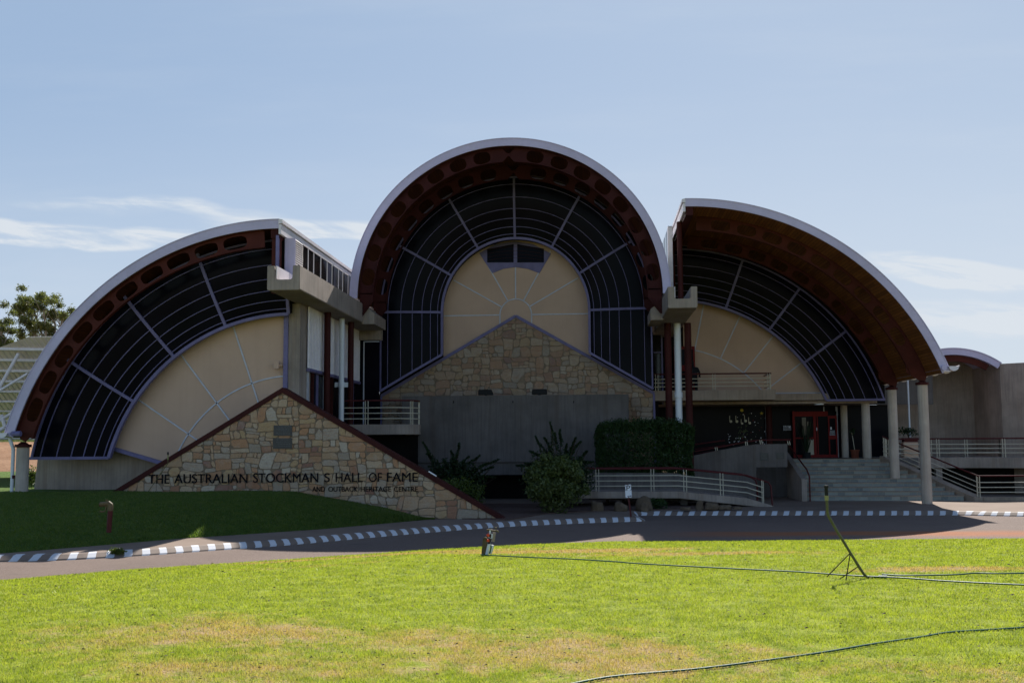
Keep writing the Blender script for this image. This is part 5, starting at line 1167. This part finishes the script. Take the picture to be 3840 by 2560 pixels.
# ------------------------------------------------------------------ person on the balcony
pp = at(zR(300, 1363), 46.3); px_, py_, pz_ = pp.x - .02, 46.2, zt0 - .42
per = thing('person', 'person in dark clothes standing on the right balcony, half hidden by a red column', 'person', (px_, py_, pz_))
me = bpy.data.meshes.new('body'); J = [((0, 0, .90), .15), ((0, -.02, 1.12), .135), ((.0, -.05, 1.34), .155), ((-.03, -.08, 1.46), .06), ((-.07, -.13, 1.56), .085), ((-.08, -.14, 1.66), .085),
     ((.09, 0, .84), .095), ((.10, .0, .48), .07), ((.11, .03, .10), .05), ((.11, -.08, .04), .045), ((-.09, 0, .84), .095), ((-.10, .02, .48), .07), ((-.10, .04, .10), .05), ((-.10, -.07, .04), .045),
     ((.17, -.05, 1.38), .065), ((.25, -.12, 1.14), .048), ((.20, -.34, 1.04), .036), ((-.18, -.06, 1.38), .065), ((-.27, -.15, 1.14), .048), ((-.22, -.36, 1.06), .036)]
E = [(0, 1), (1, 2), (2, 3), (3, 4), (4, 5), (0, 6), (6, 7), (7, 8), (8, 9), (0, 10), (10, 11), (11, 12), (12, 13), (2, 14), (14, 15), (15, 16), (2, 17), (17, 18), (18, 19)]
for bi, s_ in ((16, 1), (19, -1)):
    hb = Vector(J[bi][0])
    for k, (dx_, ln) in enumerate(((-.03, .07), (-.01, .085), (.01, .08), (.03, .065), (.045 * s_, .05))):
        i0 = len(J); J.append(((hb.x + dx_, hb.y - .05, hb.z), .011)); J.append(((hb.x + dx_ * 1.1, hb.y - .05 - ln * .6, hb.z - .01), .009)); J.append(((hb.x + dx_, hb.y - .05 - ln * .7, hb.z - .04), .008)); E += [(bi, i0), (i0, i0 + 1), (i0 + 1, i0 + 2)]
me.from_pydata([j[0] for j in J], E, []); me.materials.append(MAT['cloth']); bo = bpy.data.objects.new('body', me); COL.objects.link(bo); bo.parent = per
sk = bo.modifiers.new('skin', 'SKIN'); 
for i, j in enumerate(J): me.skin_vertices[0].data[i].radius = (j[1], j[1])
me.skin_vertices[0].data[0].use_root = True; sb = bo.modifiers.new('sub', 'SUBSURF'); sb.levels = 1; sb.render_levels = 2
f = B(); f.tube([(px_ - .08, py_ - .12, pz_ + 1.60), (px_ - .08, py_ - .11, pz_ + 1.68), (px_ - .08, py_ - .12, pz_ + 1.75)], [.088, .098, .05], 14); put('hair', f, 'black', per, smooth=True)

# ------------------------------------------------------------------ small things on the ground
# parking sign
p = gr(zB(1742, 412), .0); sgn = thing('parking_sign', 'white parking sign with a black P on a leaning dark red post', 'sign', (p.x, p.y, 0))
Yk = p.y; t0 = at(zB(1700, 85), Yk); b0 = Vector((p.x, Yk, -.02)); f = B(); f.obox(b0, t0, .05, .05, (0, 1, 0)); put('post', f, 'rail_red', sgn)
cc_ = [at(q, Yk - .035) for q in (zB(1680, 97), zB(1742, 92), zB(1750, 218), zB(1688, 223))]; n_ = Vector((0, .006, 0)); f = B(); ax = (cc_[1] - cc_[0]); ay = cc_[3] - cc_[0]
def rr(u, v): return cc_[0] + ax * u + ay * v
ol = []
for (cu, cv, a0) in ((.12, .06, 180), (.88, .06, 270), (.88, .94, 0), (.12, .94, 90)):
    for k in range(5): a = radians(a0 + 22.5 * k); ol.append(rr(cu + .12 * cos(a), cv + .06 * sin(a)))
f.add([o_ for o_ in ol] + [o_ + n_ for o_ in ol], [tuple(range(20)), tuple(range(39, 19, -1))] + [(i, (i + 1) % 20, (i + 1) % 20 + 20, i + 20) for i in range(20)]); plate = put('plate', f, 'sign_white', sgn)
w_ = ax.length; hgt = ay.length; pc = rr(.5, .27); o = text('P', pc.x - .052, pc.x + .06, pc.z - .07, .15, Yk - .036, 'letter', 'letter', plate, .003)
f = B()
for s_ in (-1, 1):
    for k in range(6): a = radians(-50 + 20 * k); a2 = radians(-30 + 20 * k - 1); f.obox((pc.x + s_ * .10 * cos(a), Yk - .038, pc.z + .005 + .11 * sin(a)), (pc.x + s_ * .10 * cos(a2), Yk - .038, pc.z + .005 + .11 * sin(a2)), .010, .003, (0, 1, 0)) if k < 5 else None
pa = rr(.25, .91); pb = rr(.80, .885); f.obox(pa + Vector((0, -.003, 0)), pb + Vector((0, -.003, 0)), .014, .003, (0, 1, 0)); f.add([(pb.x, Yk - .04, pb.z - .025), (pb.x + .035, Yk - .04, pb.z), (pb.x, Yk - .04, pb.z + .025)], [(0, 1, 2)])
put('symbols', f, 'letter', plate)
f = B()
for v_ in (.03, .955): q = rr(.5, v_); f.tube([(q.x, Yk - .045, q.z), (q.x, Yk - .03, q.z)], .014, 8)
put('bolt', f, 'black', sgn)

def lawn_hit(p):
    z = 0
    for _ in range(12): q = gr(p, z); z = lawn_z(q.x, q.y)
    return Vector((q.x, q.y, z))
# tripod sprinkler
s0 = lawn_hit(zC(900, 920)); spk = thing('tripod_sprinkler', 'tall bent olive sprinkler pipe on thin tripod legs, standing on the lawn', 'sprinkler', tuple(s0)); Yk = s0.y
path = [at(p, Yk) for p in (zC(1000, 906), zC(950, 915), zC(905, 920), zC(880, 910), zC(850, 880), zC(820, 835), zC(760, 740), zC(680, 610), zC(600, 480), zC(540, 375), zC(518, 335), zC(508, 305), zC(505, 250), zC(500, 175))]
f = B(); f.tube(path, .020, 10); put('pipe', f, 'olive', spk, smooth=True)
f = B(); q = path[-1]; f.tube([q - Vector((0, 0, .02)), q + Vector((0, 0, .05))], .03, 12); put('collar', f, 'olive_light', spk, smooth=True)
f = B(); f.tube([q + Vector((0, 0, .05)), q + Vector((0, 0, .16)), q + Vector((0, 0, .17)), q + Vector((0, 0, .20))], [.026, .026, .032, .032], 12); put('nozzle', f, 'black', spk, smooth=True)
hub = at(zC(722, 680), Yk); hub2 = at(zC(795, 808), Yk)
for h_, tgt, dy in ((hub, (484, 908), -.05), (hub, (680, 937), -.45), (hub2, (604, 925), .4)):
    e = lawn_hit(zC(*tgt)); f = B(); f.tube([h_, (e.x, e.y, e.z - .02)], .008, 6); put('leg', f, 'twig', spk)
f = B(); e = path[0]; f.tube([e - Vector((.02, 0, 0)), e + Vector((.10, 0, 0))], .027, 10); put('coupling', f, 'hose', spk, smooth=True)
# hoses
def hose(pxs, r, lab, grp, lift=.0, mt='hose'):
    P = [lawn_hit(p) + Vector((0, 0, r * 1.2 + lift)) for p in pxs]; P = [Vector(q) for q in smooth_poly([tuple(p) for p in P], 6)]
    for i, q in enumerate(P): q.z = lawn_z(q.x, q.y) + r + lift
    b_ = B().tube(P, r, 8); put('garden_hose', b_, mt, smooth=True, label=lab, cat='hose', group=grp)
hose([zC(1020, 907), zC(1200, 918), zC(1500, 915), zC(1750, 908), zC(1890, 896), zC(2100, 900), zC(2352, 897), zC(2600, 900)], .011, 'green hose running right from the foot of the tripod sprinkler', 'hoses on the lawn', .03)
hose([zB(270, 797), zB(480, 810), zB(760, 824), zB(1180, 842), zB(1600, 868), zB(1880, 890), zC(0, 865), zC(350, 886), zC(760, 915), zC(1200, 935), zC(1600, 965), zC(2100, 992), zC(2352, 1003), zC(2700, 1015)], .011, 'long green hose lying from the tap post across the lawn to the right', 'hoses on the lawn', .022)
hose([(1900, 2640), (2000, 2604), (2210, 2557), (2350, 2537), (2600, 2515), (2830, 2487), (3080, 2452), (3270, 2420), (3440, 2395), (3560, 2375), (3700, 2366), (3840, 2357), (3960, 2350)], .010, 'green hose in the foreground at the lower right', 'hoses on the lawn', .006)

# tap posts by the lawn edge
s1 = lawn_hit(z := (1780, 2082)); Yk = s1.y; ZT = lambda x, y: (1740 + x / 9.225, 1950 + y / 9.225)
tp = thing('garden_tap_post', 'leaning cluster of weathered post, white pipes and brass tap at the lawn edge', 'tap', tuple(s1))
def P_(x, y, dy=0): return at(ZT(x, y), Yk + dy)
f = B(); pl = [P_(x, y) for x, y in ((600, 1235), (730, 1235), (775, 900), (800, 640), (740, 580), (690, 590), (655, 640), (625, 860))]; f.add([tuple(p) for p in pl] + [tuple(p + Vector((0, .12, 0))) for p in pl], [tuple(range(8)), tuple(range(15, 7, -1))] + [(i, (i + 1) % 8, (i + 1) % 8 + 8, i + 8) for i in range(8)]); put('timber_post', f, 'logwood', tp, bevel=.01)
f = B(); f.tube([P_(775, 1230, .02), P_(838, 950, .02), P_(870, 820, .02)], .032, 14); put('pipe_sleeve', f, 'pvc', tp, smooth=True)
f = B(); f.tube([P_(905, 1140, .15), P_(960, 1000, .15), P_(985, 850, .15)], .032, 14); put('pipe_sleeve', f, 'pvc', tp, smooth=True)
f = B(); f.tube([P_(790, 1150, .05), P_(870, 780, .05), P_(900, 430, .05), P_(905, 330, .05)], .017, 10); put('standpipe', f, 'pvc', tp, smooth=True)
f = B(); f.tube([P_(790, 340, .05), P_(870, 325, .05), P_(960, 345, .05), P_(1060, 360, .05), P_(1130, 350, .05), P_(1175, 380, .05), P_(1185, 425, .05)], .015, 10); f.tube([P_(900, 330, .05), P_(897, 240, .05)], .006, 6); f.tube([P_(1115, 340, .05), P_(1105, 250, .05)], .007, 6); f.tube([P_(1070, 245, .05), P_(1140, 245, .05)], .008, 6); put('tap', f, 'brass', tp, smooth=True)
f = B(); f.obox(P_(820, 450, .0), P_(775, 930, .0), .010, .006, (0, 1, 0)); put('tie_wire', f, 'brass', tp)
f = B(); f.tube([P_(800, 540, -.01), P_(870, 480, -.01)], .03, 10); f.tube([P_(830, 735, -.01), P_(835, 650, -.01)], .026, 10); put('valve_cap', f, 'orange', tp, smooth=True)
f = B(); f.tube([P_(940, 590, .02), P_(900, 480, .02)], .030, 10); f.tube([P_(820, 940, .03), P_(900, 620, .03)], .024, 10); put('timer', f, 'black', tp, smooth=True)
f = B(); f.obox(P_(1000, 740, .1), P_(1050, 420, .1), .06, .02, (0, 1, 0)); put('tag_board', f, 'concrete', tp)
f = B(); f.obox(P_(960, 620, .0), P_(975, 470, .0), .03, .02, (0, 1, 0)); put('pale_clip', f, 'silver', tp)
f = B(); f.tube([P_(920, 800, .05), P_(935, 930, .05), P_(910, 1060, .05), P_(880, 1150, .05)], .014, 8); put('feed_hose', f, 'hose', tp, smooth=True)
# hydrant on the mound
ZH = lambda x, y: (330 + x / 8.2526, 1840 + y / 8.2526)
def mound_hit(p):
    z = .4
    for _ in range(25): q = gr(p, z); z = .5 * z + .5 * mound_z(q.x, q.y)
    return Vector((q.x, q.y, z))
h0 = mound_hit(ZH(650, 1275)); Yk = h0.y; hy = thing('standpipe_hydrant', 'rusty brass hydrant head on a leaning dark red standpipe on the grass mound', 'hydrant', tuple(h0))
def Q_(x, y): return at(ZH(x, y), Yk)
f = B(); f.tube([Q_(645, 1280), Q_(660, 1000), Q_(690, 610)], [.055, .056, .058], 14); put('standpipe', f, 'rail_red', hy, smooth=True)
f = B(); f.tube([Q_(692, 610), Q_(695, 520), Q_(690, 430), Q_(640, 385), Q_(560, 395), Q_(470, 405), Q_(390, 420)], [.066, .066, .062, .060, .054, .054, .058], 14); f.tube([Q_(560, 430), Q_(560, 560), Q_(520, 625), Q_(450, 640)], .018, 8); put('elbow', f, 'brass', hy, smooth=True)
f = B(); f.tube([Q_(395, 425), Q_(365, 432)], .048, 14); put('outlet_cap', f, 'rail_red', hy, smooth=True)
f = B(); f.tube([Q_(585, 390), Q_(575, 260)], .012, 8); f.tube([Q_(520, 280), Q_(620, 280)], .010, 6); f.tube([Q_(450, 640), Q_(370, 630)], .022, 8); put('valve', f, 'brass', hy, smooth=True)
# thin sprinkler against the stone wall
s2 = mound_hit(z2(1440, 1318)); Yk = YS - .6; a_ = at(z2(1543, 1035), Yk); t = thing('slim_sprinkler', 'slim sprinkler on thin legs standing against the stone wall below its left coping', 'sprinkler', (a_.x, Yk, .9))
f = B(); f.tube([a_, at(z2(1543, 1070), Yk), at(z2(1360, 1330), Yk)], .010, 6); put('pipe', f, 'olive', t)
f = B(); f.tube([at(z2(1543, 1035), Yk), at(z2(1543, 990), Yk)], .02, 8); put('collar', f, 'olive_light', t); f = B(); f.tube([at(z2(1543, 992), Yk), at(z2(1543, 966), Yk)], .027, 8); put('nozzle', f, 'black', t)
for x_, y_ in ((1435, 1335), (1510, 1330)): f = B(); f.tube([at(z2(1436, 1225), Yk), at(z2(x_, y_), Yk - .1)], .006, 5); put('leg', f, 'twig', t)

# potted plants and pedestal on the landing
def pot(px, py, r, h_, lab, Y):
    p = at((px, py), Y); t = thing('potted_plant', lab, 'plant', (p.x, Y, ZL), 'pots by the entrance'); f = B(); f.tube([(p.x, Y, ZL), (p.x, Y, ZL + h_)], [r * .75, r], 16); f.tube([(p.x, Y, ZL + h_ - .05), (p.x, Y, ZL + h_)], r + .02, 16); put('pot', f, 'terracotta', t, smooth=True)
    return t, p
t, p = pot(3206, 1700, .19, .36, 'terracotta pot with a thin stake between two round columns', 47.6); f = B(); f.tube([(p.x, 47.6, ZL + .3), (p.x - .1, 47.6, ZL + 1.1)], .015, 6); put('stake', f, 'cream_rail', t); leaf_obj('foliage', blob_pts(160, (p.x - .05, 47.6, ZL + 1.15), (.16, .12, .2), .1), .045, 'bush_dark', t)
p = at((3025, 1700), 48.6); t = thing('palm_plant', 'spiky dark strap-leaf plant in front of the red entrance door', 'plant', (p.x, 48.6, ZL)); f = B()
for k in range(26): a = random.uniform(0, 2 * pi); l = random.uniform(.7, 1.5); r_ = random.uniform(.15, .45); f.obox((p.x, 48.6, ZL + .1), (p.x + r_ * cos(a), 48.6 + r_ * sin(a), ZL + .1 + l), .03, .004)
put('foliage', f, 'bush_dark', t); f = B(); f.tube([(p.x, 48.6, ZL), (p.x, 48.6, ZL + .25)], .18, 14); put('pot', f, 'black', t)
pd = at((3411, 1700), 47.2); t = thing('planter_pedestal', 'cream pedestal with a dark red top beyond the second concrete column', 'pedestal', (pd.x, 47.2, ZL)); f = B(); f.box(pd.x - .3, pd.x + .3, 46.95, 47.4, ZL, ZL + .66); put('body', f, 'cream', t, bevel=.02); f = B(); f.box(pd.x - .26, pd.x + .3, 46.97, 47.38, ZL + .67, ZL + .85); put('top', f, 'rail_red', t)
pf = at((3400, 1615), 48.3); t2 = thing('bonsai_plant', 'sprawling dark plant standing on the cream pedestal', 'plant', (pd.x, 47.2, ZL + .85)); leaf_obj('foliage', blob_pts(500, (pd.x - .1, 47.2, ZL + 1.12), (.6, .25, .22), .1, .5), .05, 'bush_dark', t2); f = B(); f.tube([(pd.x, 47.2, ZL + .85), (pd.x - .1, 47.2, ZL + 1.2)], .03, 8); put('stem', f, 'twig', t2)

# kerbside weed
p = gr(zA(862, 595), -.1); pts = blob_pts(700, (p.x, p.y - .02, .0), (.2, .1, .09), .05, .6, 3)
plant('kerb_weed', 'small dry weed tuft growing over the painted kerb', 'weed', (p.x, p.y, -.12), pts, .03, 'bush_yel', [((p.x, p.y, -.12), (p.x, p.y, .05), .008)])

# ------------------------------------------------------------------ grass blades and leaf litter
def blades(name, P, hgt, wid, m_, label):
    n = len(P); P = np.array(P); off = RNG.normal(size=(n, 2)) * .45; h_ = hgt * RNG.uniform(.5, 1.3, n); a = RNG.uniform(0, 2 * pi, n); dist = np.hypot(P[:, 0], P[:, 1]); w_ = wid * np.clip(dist / 9, 1, 3)
    dx_ = np.cos(a) * w_ / 2; dy_ = np.sin(a) * w_ / 2; V = np.zeros((n, 3, 3))
    V[:, 0] = P - np.stack([dx_, dy_, np.zeros(n)], 1); V[:, 1] = P + np.stack([dx_, dy_, np.zeros(n)], 1); V[:, 2] = P + np.stack([off[:, 0] * h_, off[:, 1] * h_, h_], 1)
    me = bpy.data.meshes.new(name); me.vertices.add(3 * n); me.vertices.foreach_set('co', V.ravel().astype(np.float32)); me.loops.add(3 * n); me.loops.foreach_set('vertex_index', np.arange(3 * n, dtype=np.int32))
    me.polygons.add(n); me.polygons.foreach_set('loop_start', np.arange(0, 3 * n, 3, dtype=np.int32)); me.polygons.foreach_set('loop_total', np.full(n, 3, dtype=np.int32))
    at_ = me.attributes.new('tint', 'FLOAT', 'POINT'); at_.data.foreach_set('value', np.repeat(RNG.uniform(0, 1, n) ** 2, 3).astype(np.float32)); me.materials.append(MAT[m_]); me.update(); me.validate()
    o = bpy.data.objects.new(name, me); COL.objects.link(o); o['kind'] = 'stuff'; o['label'] = label; o['category'] = 'grass'
lz = np.vectorize(lawn_z); mz = np.vectorize(mound_z)
N_ = 640000; Yr = 6.5 + (27.5 - 6.5) * RNG.random(N_) ** 1.35; Xr = (RNG.random(N_) * 1.12 - .60) * Yr
ok = Yr < np.array([interp(x, LEDGE) for x in Xr]) - .02; Xr, Yr = Xr[ok], Yr[ok]
cl = np.array([mnoise.noise(Vector((x * 2.3, y * 2.3, 0))) for x, y in zip(Xr, Yr)]); keep = RNG.random(len(Xr)) < .55 + .9 * np.clip(cl + .2, -.5, .5); Xr, Yr = Xr[keep], Yr[keep]
blades('lawn_grass', np.stack([Xr, Yr, lz(Xr, Yr)], 1), .030, .0065, 'blade', 'sunlit bright green lawn grass in the foreground')
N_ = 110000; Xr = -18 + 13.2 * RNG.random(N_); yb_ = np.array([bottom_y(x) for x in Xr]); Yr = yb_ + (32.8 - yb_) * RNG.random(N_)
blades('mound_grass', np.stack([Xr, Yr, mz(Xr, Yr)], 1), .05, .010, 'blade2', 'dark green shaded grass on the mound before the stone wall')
f = B(); rd = random.Random(5)
for i in range(1100):
    y = 7 + 18 * rd.random() ** 1.2; x = rd.uniform(-.55, .45) * y
    if y > interp(x, LEDGE) - .3: continue
    s_ = rd.uniform(.006, .018) * (1 + y / 28); z_ = lawn_z(x, y) + .025 + s_; vs = [(x + s_ * rd.uniform(.6, 1.4) * cos(k * 2.1), y + s_ * sin(k * 2.1) * rd.uniform(.6, 1.3), z_ - s_ * .7) for k in range(3)] + [(x + s_ * rd.uniform(-.5, .5), y, z_ - s_ * rd.uniform(.1, .6))]
    f.add(vs, [(0, 1, 2), (0, 3, 1), (1, 3, 2), (2, 3, 0)])
put('leaf_litter', f, 'twig', kind='stuff', label='small dark clods and dry leaves scattered over the lawn', cat='litter')
f = B()
for i in range(700):
    x = rd.uniform(-16, -5.2); y = bottom_y(x) + (32.5 - bottom_y(x)) * rd.random(); z_ = mound_z(x, y) + .05; s_ = rd.uniform(.008, .02); a = rd.uniform(0, 3)
    f.add([(x - s_ * cos(a), y - s_ * sin(a), z_), (x + s_ * .4, y, z_ + .004), (x + s_ * cos(a), y + s_ * sin(a), z_ + .01)], [(0, 1, 2)])
put('mound_litter', f, 'bark', kind='stuff', label='pale dry leaves scattered on the shaded mound', cat='litter')
